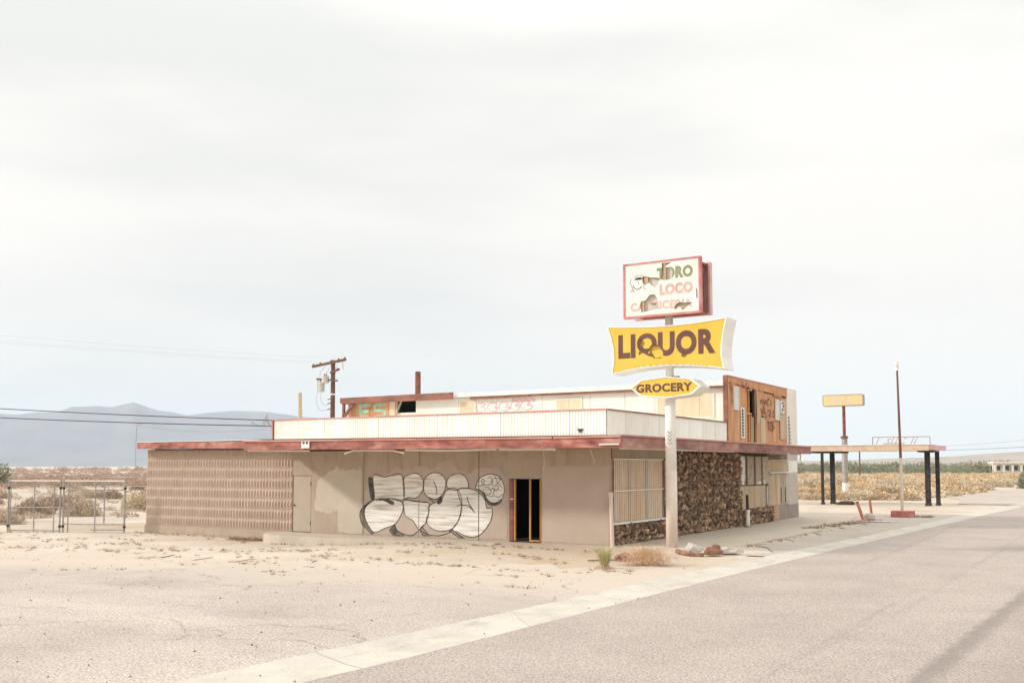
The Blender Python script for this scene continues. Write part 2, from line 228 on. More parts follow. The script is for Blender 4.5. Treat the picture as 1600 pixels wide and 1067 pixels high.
# ------------------------------------------------------------------ mesh helpers
ORG = {}
def setp(o, label=None, cat=None, group=None, kind=None):
    if label: o['label'] = label
    if cat: o['category'] = cat
    if group: o['group'] = group
    if kind: o['kind'] = kind
    return o
def thing(name, label, cat, loc=(0, 0, 0), group=None):
    o = bpy.data.objects.new(name, None); C.objects.link(o); o.location = loc; o.empty_display_size = .3
    ORG[o] = Vector(loc); return setp(o, label, cat, group)
def link(name, me, m, parent=None, smooth=False):
    if m and not me.materials: me.materials.append(m)
    o = bpy.data.objects.new(name, me); C.objects.link(o)
    if parent: o.parent = parent
    ORG[o] = ORG[parent] if parent else Vector((0, 0, 0))
    if smooth: me.polygons.foreach_set('use_smooth', [True]*len(me.polygons))
    return o
class MB:
    def __init__(s): s.v = []; s.f = []
    def add(s, vs, fs):
        n = len(s.v); s.v += [tuple(p) for p in vs]; s.f += [tuple(i+n for i in f) for f in fs]; return s
    def box(s, x0, x1, y0, y1, z0, z1):
        return s.add([(x0, y0, z0), (x1, y0, z0), (x1, y1, z0), (x0, y1, z0), (x0, y0, z1), (x1, y0, z1), (x1, y1, z1), (x0, y1, z1)],
                     [(0, 3, 2, 1), (4, 5, 6, 7), (0, 1, 5, 4), (1, 2, 6, 5), (2, 3, 7, 6), (3, 0, 4, 7)])
    def bar(s, a, b, wd, ht=None, up=(0, 0, 1)):
        a, b = Vector(a), Vector(b); d = (b-a).normalized(); ht = ht or wd
        u = Vector(up)
        if abs(d.dot(u)) > .95: u = Vector((1, 0, 0))
        r = d.cross(u).normalized(); u = r.cross(d)
        q = [a-r*wd/2-u*ht/2, a+r*wd/2-u*ht/2, a+r*wd/2+u*ht/2, a-r*wd/2+u*ht/2]
        return s.add(q+[p+(b-a) for p in q], [(3, 2, 1, 0), (4, 5, 6, 7), (0, 1, 5, 4), (1, 2, 6, 5), (2, 3, 7, 6), (3, 0, 4, 7)])
    def tube(s, pts, rad, n=8, cap=True):
        pts = [Vector(p) for p in pts]; rr = rad if isinstance(rad, (list, tuple)) else [rad]*len(pts)
        rings = []
        for i, p in enumerate(pts):
            d = (pts[min(i+1, len(pts)-1)]-pts[max(i-1, 0)]).normalized()
            u = Vector((0, 0, 1)) if abs(d.z) < .9 else Vector((1, 0, 0))
            a = d.cross(u).normalized(); b = a.cross(d)
            rings.append([p+(a*math.cos(2*math.pi*k/n)+b*math.sin(2*math.pi*k/n))*rr[i] for k in range(n)])
        vs = [q for r in rings for q in r]; fs = []
        for i in range(len(pts)-1):
            for k in range(n): fs.append((i*n+k, i*n+(k+1) % n, (i+1)*n+(k+1) % n, (i+1)*n+k))
        if cap: fs += [tuple(range(n))[::-1], tuple((len(pts)-1)*n+k for k in range(n))]
        return s.add(vs, fs)
    def prism(s, poly, f, d0, d1):
        """poly 2D; f(a, b, d) -> xyz"""
        n = len(poly); vs = [f(a, b, d0) for a, b in poly]+[f(a, b, d1) for a, b in poly]
        return s.add(vs, [tuple(range(n)), tuple(range(2*n-1, n-1, -1))]+[(i, i+n, (i+1) % n+n, (i+1) % n) for i in range(n)])
    def mesh(s, name, org=Vector((0, 0, 0))):
        me = bpy.data.meshes.new(name); me.from_pydata([(p[0]-org[0], p[1]-org[1], p[2]-org[2]) for p in s.v], [], s.f)
        bm = bmesh.new(); bm.from_mesh(me); bmesh.ops.recalc_face_normals(bm, faces=bm.faces); bm.to_mesh(me); bm.free()
        return me
    def build(s, name, m, parent=None, smooth=False):
        org = ORG[parent] if parent else Vector((0, 0, 0))
        return link(name, s.mesh(name, org), m, parent, smooth)
def box(name, m, parent, *a): return MB().box(*a).build(name, m, parent)
def cat_rom(pts, n=6, closed=False):
    P = [Vector(p) for p in pts]; o = []; k = len(P)
    rngi = range(k) if closed else range(k-1)
    for i in rngi:
        p0 = P[(i-1) % k] if closed or i > 0 else P[i]; p1 = P[i]; p2 = P[(i+1) % k]; p3 = P[(i+2) % k] if closed or i+2 < k else P[min(i+1, k-1)]
        for j in range(n):
            t = j/n
            o.append(.5*((2*p1)+(-p0+p2)*t+(2*p0-5*p1+4*p2-p3)*t*t+(-p0+3*p1-3*p2+p3)*t**3))
    if not closed: o.append(P[-1])
    return o
def ribbon(pts, wd, closed=False):
    """list of quads (2D) along a polyline, width tapering a little at open ends"""
    n = len(pts); out = []; sd = []
    for i, p in enumerate(pts):
        a = pts[(i-1) % n] if closed or i > 0 else p; b = pts[(i+1) % n] if closed or i < n-1 else p
        d = Vector((b[0]-a[0], b[1]-a[1])); d = d.normalized() if d.length > 1e-6 else Vector((1, 0))
        t = 1 if closed else min(1, .45+.55*min(i, n-1-i)/max(1, n*.15))
        q = Vector((-d.y, d.x))*wd/2*t; v = Vector((p[0], p[1])); sd.append((v+q, v-q))
    for i in range(n if closed else n-1): out.append([sd[i][0], sd[(i+1) % n][0], sd[(i+1) % n][1], sd[i][1]])
    return out
def flat(polys, f, mb=None):
    mb = mb or MB()
    for p in polys: mb.add([f(q[0], q[1]) for q in p], [tuple(range(len(p)))])
    return mb
def inside(P, poly):
    """even-odd test of points P (n, 2) against a polygon"""
    r = np.zeros(len(P), bool); q = np.array(poly, float); x, y = P[:, 0], P[:, 1]
    for (x0, y0), (x1, y1) in zip(q, np.roll(q, -1, 0)):
        if y0 == y1: continue
        c = ((y0 > y) != (y1 > y)) & (x < (x1-x0)*(y-y0)/(y1-y0)+x0); r ^= c
    return r
def cut2d(polys, holes=()):
    """union of polys minus holes -> triangles"""
    vs = []; es = []; allp = [[(q[0], q[1]) for q in p] for p in list(polys)+list(holes)]
    for p in allp:
        n = len(vs); vs += [Vector(q) for q in p]; es += [(n+i, n+(i+1) % len(p)) for i in range(len(p))]
    r = delaunay_2d_cdt(vs, es, [], 0, 1e-5, False)
    V = np.array([tuple(v) for v in r[0]]); F = np.array([list(f) for f in r[2]]); P = V[F].mean(1)
    keep = np.zeros(len(F), bool); cut = np.zeros(len(F), bool)
    for p in allp[:len(polys)]: keep |= inside(P, p)
    for p in allp[len(polys):]: cut |= inside(P, p)
    return [[Vector(V[i]) for i in f] for f in F[keep & ~cut]]
def letters(body, x0, x1, z0, z1, bold, fn, m, parent, holes=()):
    """each character an object of its own"""
    tris = text_tris(body, x0, x1, z0, z1, bold); key = lambda p: (round(p.x, 4), round(p.y, 4)); par = {}
    def find(a):
        while par[a] != a: a = par[a]
        return a
    for t in tris:
        k = [key(p) for p in t]
        for a in k: par.setdefault(a, a)
        for a in k[1:]: par[find(a)] = find(k[0])
    isl = {}
    for t in tris: isl.setdefault(find(key(t[0])), []).append(t)
    for g in isl.values():
        lo = min(p.y for t in g for p in t); hi = max(p.y for t in g for p in t)
        g = [[Vector((p.x, z0+(p.y-lo)/(hi-lo)*(z1-z0))) for p in t] for t in g]      # all capitals stand equally tall
        c = cut2d(g, holes) if holes else g
        if c: flat(c, fn).build('letter', m, parent)
def text_tris(body, x0, x1, z0, z1, bold=.0, font_shear=0.0):
    cu = bpy.data.curves.new('t', 'FONT'); cu.body = body; cu.offset = bold; cu.space_character = 1+bold*1.6; cu.resolution_u = 4
    o = bpy.data.objects.new('t', cu); C.objects.link(o); bpy.context.view_layer.update()
    me = bpy.data.meshes.new_from_object(o.evaluated_get(bpy.context.evaluated_depsgraph_get()))
    bpy.data.objects.remove(o); bpy.data.curves.remove(cu)
    P = np.array([v.co[:2] for v in me.vertices]); lo, hi = P.min(0), P.max(0)
    Q = (P-lo)/(hi-lo)*np.array([x1-x0, z1-z0])+np.array([x0, z0])
    t = [[Vector(Q[i]) for i in p.vertices] for p in me.polygons]; bpy.data.meshes.remove(me); return t
def copy_tree(o, parent=None):
    c = o.copy(); C.objects.link(c); c.parent = parent; ORG[c] = ORG[o]
    for ch in list(o.children): copy_tree(ch, c)
    return c
def struct(o): o['kind'] = 'structure'; return o
def sm(a, b, x): t = max(0, min(1, (x-a)/(b-a))); return t*t*(3-2*t)
def gz(x, y): return -.34*sm(-4, -13, x)*sm(60, 20, y)          # the lot falls away gently to the left

# ------------------------------------------------------------------ ground, lot, road
def axis(pts): return sorted(set(pts))
xs = axis([-9000, -5000, -2500, -1200, -700, -400, -250, -160, -110, -80, -65]+list(np.arange(-55, 9, 1.0))+[10, 14, 20, 40, 80, 160, 400, 1200, 4000, 9000])
ys = axis([-2000, -600, -200, -100, -60]+list(np.arange(-45, 60, 1.5))+[70, 85, 110, 160, 250, 400, 700, 1200, 2500, 5000, 9000])
mb = MB(); nx = len(xs)
for y in ys:
    for x in xs:
        near = sm(90, 30, abs(x))*sm(80, 40, abs(y))
        mb.v.append((x, y, gz(x, y)-.012*near*(1+math.sin(x*1.3+y*.7)*math.cos(y*1.1-x*.4))))
mb.f = [(j*nx+i, j*nx+i+1, (j+1)*nx+i+1, (j+1)*nx+i) for j in range(len(ys)-1) for i in range(nx-1)]
struct(mb.build('ground', M_ground, smooth=True))
# gutter line (kerb side, road side)
GT = [(4.2, -34), (4.34, -24), (4.45, -20.4), (4.65, -16.9), (4.8, -13.7), (4.98, -8.7), (5.31, -1.1), (5.75, 7), (6.05, 13), (6.6, 26), (7.35, 40), (8.1, 55), (9.3, 80)]
GB = [(5.45, -34), (5.58, -24), (5.65, -19.7), (5.75, -18.0), (5.83, -14.8), (5.92, -9.5), (6.13, -1.7), (6.5, 6.5), (6.8, 12.5), (7.4, 25.5), (8.15, 39.7), (8.9, 55), (10.1, 80)]
gt = cat_rom([(a, b, 0) for a, b in GT], 5); gb = cat_rom([(a, b, 0) for a, b in GB], 5)
mb = MB(); n = len(gt)
mb.v = [(p.x, p.y, .035) for p in gt]+[((p.x*.35+q.x*.65), (p.y*.35+q.y*.65), .0) for p, q in zip(gt, gb)]+[(q.x, q.y, .008) for q in gb]+[(p.x, p.y, -.06) for p in gt]+[(q.x, q.y, -.06) for q in gb]
for i in range(n-1):
    for a, b in ((0, 1), (1, 2), (3, 0), (2, 4)): mb.f.append((a*n+i, a*n+i+1, b*n+i+1, b*n+i))
struct(mb.build('gutter', M_gutter))
# joints scored across the gutter
mb = MB(); acc = 0
for i in range(1, n):
    acc += (gt[i]-gt[i-1]).length
    if acc > 4.5:
        acc = 0; p, q = gt[i], gb[i]; m_ = p*.35+q*.65
        mb.add([(p.x, p.y, .039), (p.x, p.y+.014, .039), (m_.x, m_.y+.014, .004), (m_.x, m_.y, .004), (q.x, q.y+.014, .012), (q.x, q.y, .012)], [(0, 1, 2, 3), (3, 2, 4, 5)])
struct(mb.build('gutter_joints', M_apron))
mb = MB()
mb.v = [(q.x, q.y, .006) for q in gb]+[(q.x+16, q.y-1, .006) for q in gb]
mb.f = [(i, i+n, i+1+n, i+1) for i in range(n-1)]
struct(mb.build('road', M_road))
# parking lot sheet with a ragged edge where drifted sand covers it
mb = MB()
# regular strips so that the sheet follows the fall of the ground
xs2 = list(np.arange(-60, 4.0, .8)); top = {}
def edge_y(x): return -8.2+1.4*math.sin(x*.35)+.5*math.sin(x*2.3)+.35*math.sin(x*5.1+1)+1.2*sm(-12, 2, x)
prev = None
for x in list(np.arange(-60, 4.3, .4)):
    col = [(x, edge_y(x)+(-36-edge_y(x))*k/10) for k in range(11)]
    cur = len(mb.v); mb.v += [(a, b, gz(a, b)+.006) for a, b in col]
    if prev is not None: mb.f += [(prev+k, cur+k, cur+k+1, prev+k+1) for k in range(10)]
    prev = cur
def gutx(y): 
    for (a, b), (c, d) in zip(GT[:-1], GT[1:]):
        if b <= y <= d: return a+(c-a)*(y-b)/(d-b)
    return 4.2
cur = len(mb.v)
for k in range(11):
    a, b = mb.v[prev+k][0], mb.v[prev+k][1]; mb.v.append((max(a+.02, gutx(b)+.01), b, .006))
mb.f += [(prev+k, cur+k, cur+k+1, prev+k+1) for k in range(10)]
struct(mb.build('parking_lot', M_lot))
# paved strip between the side walk and the gutter
def sheet(name, pts, z, m, th=None):
    tri = cut2d([pts]); mb = MB()
    for t in tri: mb.add([(p.x, p.y, z) for p in t], [(0, 1, 2)])
    bm = bmesh.new(); me = bpy.data.meshes.new(name); me.from_pydata(mb.v, [], mb.f); bm.from_mesh(me)
    bmesh.ops.remove_doubles(bm, verts=bm.verts, dist=1e-4)
    for f in bm.faces:
        if f.normal.z < 0: f.normal_flip()
    if th:
        r = bmesh.ops.extrude_face_region(bm, geom=bm.faces[:]); 
        bmesh.ops.translate(bm, verts=[v for v in r['geom'] if isinstance(v, bmesh.types.BMVert)], vec=(0, 0, -th))
        bmesh.ops.recalc_face_normals(bm, faces=bm.faces)
    bm.to_mesh(me); bm.free(); return struct(link(name, me, m))
sheet('verge', [(3.95+.3*math.sin(y*1.7)+.12*math.sin(y*4)+.9*sm(4, -1, y), y) for y in np.arange(-1, 20, .5)]+[(3.1, 21), (2.6, 24), (4, 28.5), (6.65, 27.5)]+[(gutx(y)-.01, y) for y in np.arange(26, -1.5, -1.5)], .008, M_apron)
sheet('apron', [(4.2, 43), (7.5, 43.2), (8.7, 70), (9.2, 79), (30, 90), (30, 125), (8, 104), (2.5, 86), (-1, 70.5), (.6, 60), (3.2, 52)], .01, M_apron)
# concrete walks
sheet('front_walk', [(-14.1, -.02), (-14.3, -.7), (-13.7, -1.45), (-12.6, -1.75), (-9, -1.7), (-7.2, -1.55), (-4, -1.5), (0, -1.7), (1.9, -1.9), (2.7, -1.5), (2.9, -.02), (.02, -.02)], -.02, M_walk, .5)
sheet('side_walk', [(.02, -.01), (2.9, -.01), (3.3, 1), (3.5, 3), (3.55, 8), (3.4, 14), (2.9, 19), (2.4, 22.2), (.5, 24), (-1.6, 26), (-6, 26.4), (-6, 20.9), (.02, 20.9)], .012, M_walk, .4)

# ------------------------------------------------------------------ mountains and far hills
def ridge(name, prof, dist, depth, m, seed, jag, rows=26):
    """prof: (bearing from the facade's +Y axis in degrees anticlockwise, height in m); a heightfield round the place"""
    rs = np.random.default_rng(seed); prof = sorted(prof); b = np.array([p[0] for p in prof]); h = np.array([p[1] for p in prof])
    B = np.linspace(b.min(), b.max(), 260); H = np.interp(B, b, h)
    mb = MB(); ph = rs.uniform(0, 6.28, 12)
    for j in range(rows):
        t = j/(rows-1)
        for i, bb in enumerate(B):
            nzv = sum(math.sin(bb*(1.1+.9*k)+ph[k]+t*(3+k*1.7))/(1.5+k) for k in range(9))
            crest = .68
            s = sm(0, crest, t)**1.25 if t < crest else 1-sm(crest, 1.0, t)*.9
            hh = H[i]*s*(1+jag*nzv*(1-abs(t-crest)*.2 if t != crest else 1)*min(1, abs(t-crest)*6))
            d = dist+depth*(t-crest)
            an = R(bb); mb.v.append((CAM.x-math.sin(an)*d, CAM.y+math.cos(an)*d, hh-2))
    k = len(B); mb.f = [(j*k+i, j*k+i+1, (j+1)*k+i+1, (j+1)*k+i) for j in range(rows-1) for i in range(k-1)]
    return struct(mb.build(name, m, smooth=True))
def bear(px): return 31.8-math.degrees(math.atan((px-800)/1550.))
def hgt(px, y, d): return (728-y)/1550.*d*math.cos(math.atan((px-800)/1550.))
MP = [(-900, 660), (-600, 640), (-300, 650), (-120, 640), (0, 645), (30, 647), (54, 644), (93, 642), (111, 635.5), (153, 633.5), (174, 635), (195, 630), (207, 627.6), (225, 634), (249, 642), (270, 643.5), (294, 648.6), (312, 646), (330, 643.5), (363, 640.5), (405, 642), (444, 647), (520, 655), (620, 662), (760, 690), (900, 712), (1010, 727)]
ridge('mountains', [(bear(p), hgt(p, y, 6500)) for p, y in MP], 6500, 3000, M_mount, 3, .035)
HP = [(1000, 722), (1150, 720), (1260, 717), (1330, 716), (1400, 713), (1470, 711), (1530, 707), (1600, 702), (1700, 697), (1900, 700), (2300, 720)]
ridge('hills', [(bear(p), hgt(p, y, 2600)) for p, y in HP], 2600, 1500, M_hill, 5, .05)

# ------------------------------------------------------------------ the store
store = thing('abandoned_store', 'derelict low taupe liquor store with red eaves, white parapet and boarded upper storey', 'building', (0, 0, 0))
# --- front wall: patterned blocks on a stem wall
front = box('front_wall', M_stucco, store, -22.25, -13.66, .06, .2, -.6, 3.22)
box('stem_wall', M_stucco, front, -22.30, -13.66, -.03, .06, -.7, -.004)
def block_mesh():
    mb = MB(); wd, ht = .3295, .396
    mb.box(0, wd, 0, .06, 0, ht)
    for k in range(2):                       # two tapering ribs on each block
        x0 = wd*k/2+.012; x1 = wd*(k+1)/2-.012; xm = (x0*.42+x1*.58)
        v = [(x0, -.001, .02), (x1, -.001, .02), (x1, -.001, ht-.02), (x0, -.001, ht-.02), (xm, -.045, .13), (xm, -.045, ht-.13)]
        mb.add(v, [(0, 1, 4), (1, 2, 5, 4), (2, 3, 5), (3, 0, 4, 5)])
    return mb.mesh('block')
bme = block_mesh()
for r_ in range(8):
    for c in range(26):
        o = link('block', bme, M_block, front); o.location = (-22.25+c*.3304, -.003 if (r_+c) % 2 else .0, .002+r_*.4)
# --- painted panels with the doorway
pan = MB()
pan.box(-13.655, -3.76, .06, .2, -.3, 3.3).box(-2.57, -.002, .06, .2, -.3, 3.3).box(-3.76, -2.57, .06, .2, 2.07, 3.3).box(-3.76, -2.57, .06, .2, -.3, .03)
pan = pan.build('panel_wall', M_darkwood, store)
for x0, x1 in ((-13.65, -10.115), (-10.085, -7.56), (-7.54, -5.02), (-4.99, -3.78)):
    if x0 < -13:                             # leave the flush door out of the first panel
        MB().box(-12.69, x1, 0, .06, -.02, 3.06).box(x0, -12.69, 0, .06, 2.14, 3.06).build('wall_panel', M_stucco, pan)
    else: box('wall_panel', M_stucco, pan, x0, x1, random.uniform(-.006, .004), .06, -.02, 3.06)
box('wall_panel', M_stucco, pan, -3.78, -2.555, .002, .06, 2.08, 3.06)
box('wall_panel', M_stucco, pan, -2.55, 0, 0, .06, -.02, 3.06)
fd = box('flush_door', M_door, store, -13.62, -12.72, .012, .06, .0, 2.12)
box('hinge', M_ink, fd, -12.74, -12.70, .0, .012, 1.75, 1.9); box('hinge', M_ink, fd, -12.74, -12.70, .0, .012, .25, .4); MB().tube([(-13.55, .012, 1.0), (-13.55, -.04, 1.0)], .03).build('door_knob', M_ink, fd)
FY = lambda d: (lambda a, b: (a, d, b))
SX = lambda d: (lambda a, b: (d, a, b))
# buffed-out paint patches
def ragged(pts, amp, n=5, seed=1):
    rs = random.Random(seed); o = []
    for i, p in enumerate(pts):
        q = pts[(i+1) % len(pts)]
        for k in range(n): t = k/n; o.append((p[0]+(q[0]-p[0])*t+rs.uniform(-amp, amp), p[1]+(q[1]-p[1])*t+rs.uniform(-amp, amp)))
    return o
PA = [(-12.37, 1.96), (-11.91, 2.21), (-11.41, 2.47), (-10.99, 2.31), (-10.2, 2.41), (-10.16, 0.04), (-11.29, 0.04), (-11.38, 0.9), (-11.71, 0.7), (-12.14, 0.76), (-12.5, 0.87), (-12.45, 1.51)]
PB = [(-10.01, 1.48), (-9.78, 2.07), (-8.92, 2.26), (-8.53, 2.47), (-8.23, 2.32), (-7.48, 2.53), (-6.96, 2.38), (-6.67, 2.65), (-6.24, 2.67), (-5.88, 2.38), (-5.39, 2.24), (-4.97, 2.47), (-4.16, 2.41), (-3.89, 2.08), (-3.86, 0.08), (-4.97, 0.05), (-6.22, 0.05), (-7.46, 0.05), (-9.99, 0.05)]
flat(cut2d([ragged(PA, .05, 6, 2)]), FY(-.005)).build('paint_patch', M_patch, pan)
SEAMS = [[(-5.022, -.1), (-4.988, -.1), (-4.988, 3), (-5.022, 3)], [(-7.562, -.1), (-7.538, -.1), (-7.538, 1.32), (-7.562, 1.32)]]
flat(cut2d([ragged(PB, .05, 6, 3)], SEAMS), FY(-.008)).build('paint_patch', M_patch2, pan)
flat(cut2d([ragged([(-2.5, .05), (-2.5, 2.5), (-.08, 2.5), (-.08, .05)], .012, 8, 4)]), FY(-.005)).build('paint_patch', M_patch2, pan)
# graffiti
GR={
'F1':[(-9.64, 2.17), (-9.1, 2.1), (-8.33, 2.19), (-8.23, 1.32), (-8.86, 1.33), (-9.58, 1.31)],
'F2':[(-8.23, 2.03), (-8.01, 2.18), (-7.7, 2.25), (-7.43, 2.11), (-7.35, 1.86), (-7.43, 1.58), (-7.69, 1.38), (-8.05, 1.39), (-8.2, 1.36)],
'F3':[(-7.3, 2.04), (-7.08, 2.22), (-6.82, 2.27), (-6.52, 2.18), (-6.39, 1.98), (-6.43, 1.66), (-6.64, 1.42), (-6.9, 1.34), (-7.25, 1.48), (-7.34, 1.72)],
'F4':[(-6.34, 1.94), (-6.2, 2.15), (-5.92, 2.24), (-5.63, 2.19), (-5.46, 1.98), (-5.44, 1.76), (-5.71, 1.74), (-5.96, 1.67), (-6.3, 1.75)],
'F5':[(-10.01, 1.03), (-9.7, 1.24), (-9.23, 1.32), (-8.68, 1.33), (-8.34, 1.23), (-8.25, 1.0), (-8.4, 0.67), (-8.63, 0.42), (-9.08, 0.26), (-9.55, 0.1), (-9.83, 0.31), (-10.03, 0.67)],
'F6':[(-8.18, 1.28), (-7.51, 1.24), (-7.16, 1.23), (-7.09, 1.06), (-7.16, 0.67), (-7.33, 0.42), (-7.55, 0.28), (-7.82, 0.58), (-8.13, 0.72), (-8.22, 1.0)],
'F7':[(-7.12, 1.09), (-6.55, 1.38), (-6.38, 1.63), (-6.13, 1.74), (-5.88, 1.67), (-5.73, 1.43), (-5.71, 1.12), (-5.83, 0.68), (-6.08, 0.36), (-6.55, 0.24), (-6.98, 0.33), (-7.22, 0.57), (-7.11, 0.88)],
'F8':[(-5.88, 1.65), (-5.58, 1.75), (-5.25, 1.71), (-5.0, 1.61), (-4.76, 1.38), (-4.67, 1.08), (-4.47, 1.08), (-4.51, 0.68), (-4.88, 0.23), (-5.29, 0.08), (-5.79, 0.2), (-6.08, 0.32), (-5.81, 0.68), (-5.71, 1.12)],
'F9':[(-5.13, 1.75), (-5.0, 2.05), (-4.72, 2.2), (-4.44, 2.23), (-4.16, 2.13), (-4.0, 1.89), (-3.98, 1.63), (-4.08, 1.39), (-4.35, 1.27), (-4.6, 1.33), (-4.8, 1.58), (-4.96, 1.7)],
'D1':[(-9.88, 2.04), (-9.66, 2.0), (-9.56, 1.31), (-9.75, 1.31)],
'D2':[(-9.47, 1.32), (-9.1, 1.34), (-8.77, 1.27), (-8.66, 1.19), (-8.7, 1.11), (-8.84, 1.13), (-9.09, 1.23)],
'D3':[(-6.77, 1.21), (-6.68, 1.36), (-6.53, 1.44), (-6.53, 1.28), (-6.64, 1.17)],
'D4':[(-5.07, 1.71), (-4.88, 1.67), (-4.72, 1.45), (-4.56, 1.3), (-4.35, 1.26), (-4.15, 1.36), (-4.06, 1.41), (-4.11, 1.27), (-4.35, 1.17), (-4.6, 1.2), (-4.74, 1.38), (-4.88, 1.6)],
'H5':[[(-9.7, 1.26), (-10.12, 0.99), (-10.26, 0.73), (-10.16, 0.41), (-9.92, 0.2), (-9.69, 0.02)], [(-9.66, 1.22), (-9.96, 1.03), (-10.05, 0.78), (-9.98, 0.49), (-9.78, 0.24), (-9.57, 0.06)]],
'H6':[[(-8.88, 0.23), (-8.78, .1), (-8.62, 0.03), (-8.21, 0.03)], [(-8.63, 0.42), (-8.58, .28), (-8.49, 0.17), (-8.17, 0.08)]],
'H7':[[(-7.5, 0.28), (-7.42, .12), (-7.33, 0.04)], [(-7.42, 0.39), (-7.25, .22), (-7.06, 0.05)]], 'H8':[[(-6.23, 0.27), (-5.98, .13), (-5.74, 0.04)], [(-6.12, 0.31), (-5.85, .16), (-5.58, 0.04)]],
'S1':[(-6.93, 1.99), (-6.79, 1.73), (-6.77, 1.48)],
'S2':[(-7.25, 1.48), (-7.03, 1.36), (-6.77, 1.34), (-6.53, 1.45)],
'S4':[(-5.48, 1.47), (-5.41, 1.23), (-5.15, 0.9)],
'S5':[(-5.96, 1.12), (-5.71, 1.16), (-5.41, 1.13), (-5.15, 0.9)],
'S6':[(-8.63, 0.42), (-8.53, 0.21), (-8.21, 0.08), (-7.86, 0.05), (-7.59, 0.2), (-7.33, 0.46)],
'S7':[(-8.18, 1.34), (-7.87, 1.27), (-7.51, 1.24), (-7.16, 1.22)],
'S8':[(-7.12, 1.36), (-6.81, 1.19)],
'S9':[(-7.5, 0.24), (-7.15, 0.11), (-6.72, 0.08), (-6.29, 0.18), (-6.08, 0.36)],
'T1':[(-4.92, 1.8), (-4.76, 1.99), (-4.84, 2.07), (-4.88, 1.92), (-4.7, 1.87)],
'T2':[(-4.66, 2.06), (-4.52, 2.13), (-4.48, 1.96), (-4.64, 1.87)],
'T3':[(-4.46, 1.84), (-4.4, 2.09), (-4.08, 2.06)],
'T4':[(-4.36, 2.18), (-4.2, 1.89), (-4.0, 1.76)],
'T5':[(-4.32, 1.86), (-4.08, 2.08)],
'T6':[(-4.82, 1.75), (-4.64, 1.79), (-4.5, 1.65), (-4.6, 1.53), (-4.76, 1.55), (-4.82, 1.75)],
'T7':[(-4.48, 1.76), (-4.36, 1.72), (-4.44, 1.49)],
'T8':[(-4.44, 1.81), (-4.24, 1.82), (-4.22, 1.71), (-4.38, 1.69)],
'T9':[(-4.4, 1.52), (-4.19, 1.46), (-4.02, 1.59)],
'T10':[(-4.6, 1.47), (-4.39, 1.47)],
}
fills = []; dark = []; line = []
for k, v in GR.items():
    if k[0] == 'F':
        p = [(a.x, a.y) for a in cat_rom([(x, z, 0) for x, z in v], 6, True)] if k != 'F1' else v
        fills.append(p); line += ribbon(p if k != 'F1' else [(a.x, a.y) for a in cat_rom([(x, z, 0) for x, z in v], 4, True)], .028, True)
    elif k[0] == 'D': dark.append([(a.x, a.y) for a in cat_rom([(x, z, 0) for x, z in v], 4, True)])
    elif k[0] == 'H':
        a = cat_rom([(x, z, 0) for x, z in v[0]], 6); b = cat_rom([(x, z, 0) for x, z in v[1]], 6)
        line += ribbon([(p.x, p.y) for p in a], .03)+ribbon([(p.x, p.y) for p in b], .03)
        for i in range(1, min(len(a), len(b))):
            j = max(0, i-1)
            if i % 2 and k != 'H5' and len(a) < 14: continue
            line += ribbon([(a[i].x, a[i].y), ((a[i].x+b[j].x)/2, (a[i].y+b[j].y)/2), (b[j].x, b[j].y)], .026)
    else:
        a = cat_rom([(x, z, 0) for x, z in v], 6); line += ribbon([(p.x, p.y) for p in a], .03 if k[0] == 'S' else .02)
gw = flat(cut2d(fills, SEAMS), FY(-.011)).build('graffiti', M_spray, pan); gw['label'] = 'white sprayed bubble letters with black outlines'
flat(cut2d(dark), FY(-.014)).build('graffiti_shading', M_black, gw)
flat(line, FY(-.017)).build('graffiti_outline', M_black, gw)
# doorway: raw timber frame
df = MB().box(-3.76, -3.64, -.01, .1, .03, 2.06).build('door_frame', M_orange, store)
box('jamb', M_orange, df, -3.60, -3.54, -.015, .05, .03, 2.06); box('jamb', M_orange, df, -2.60, -2.57, -.012, .06, .03, 2.06)
box('post', M_orange, df, -3.01, -2.96, .0, .05, .03, 2.065); box('sill', M_orange, df, -2.955, -2.605, -.01, .05, .03, .075); box('latch', M_strip, df, -3.74, -3.61, -.03, -.012, 1.38, 1.42)
bpy.data.objects['door_frame'].data.materials[0] = M_brown
# --- other outer walls, floor
MB().box(-22.25, -22.05, .2, 20.7, -.7, 3.25).box(-22.25, 0, 20.5, 20.7, -.4, 3.4).build('rear_wall', M_stucco, store)
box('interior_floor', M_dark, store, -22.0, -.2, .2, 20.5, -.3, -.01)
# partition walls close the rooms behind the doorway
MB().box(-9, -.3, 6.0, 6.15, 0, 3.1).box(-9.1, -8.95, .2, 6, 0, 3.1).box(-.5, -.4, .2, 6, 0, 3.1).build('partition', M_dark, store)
# --- roof with deep eaves; front edge rises a little to the left
def rz(x): return 3.02+.09*sm(0, -22, x)*1.2
zt = .36
mb = MB()
prof = [(-22.34, -.42), (-14.0, -.42), (-14.0, -2.12), (1.30, -2.12), (1.30, 18.2), (-.0, 18.2), (0, 20.7), (-22.34, 20.7)]
tri = cut2d([prof])
def ztop(x, y): return 3.40+.13*sm(-2, -22, x)
def zbot(x, y): return 3.06+.11*sm(-2, -22, x)
mb = MB(); mb2 = MB()
for t in tri:
    mb.add([(p.x, p.y, ztop(p.x, p.y)) for p in t], [(0, 1, 2)]); mb2.add([(p.x, p.y, zbot(p.x, p.y)) for p in t], [(0, 1, 2)])
mb.build('flat_roof', M_roof, store); mb2.build('soffit', M_soffit, store)
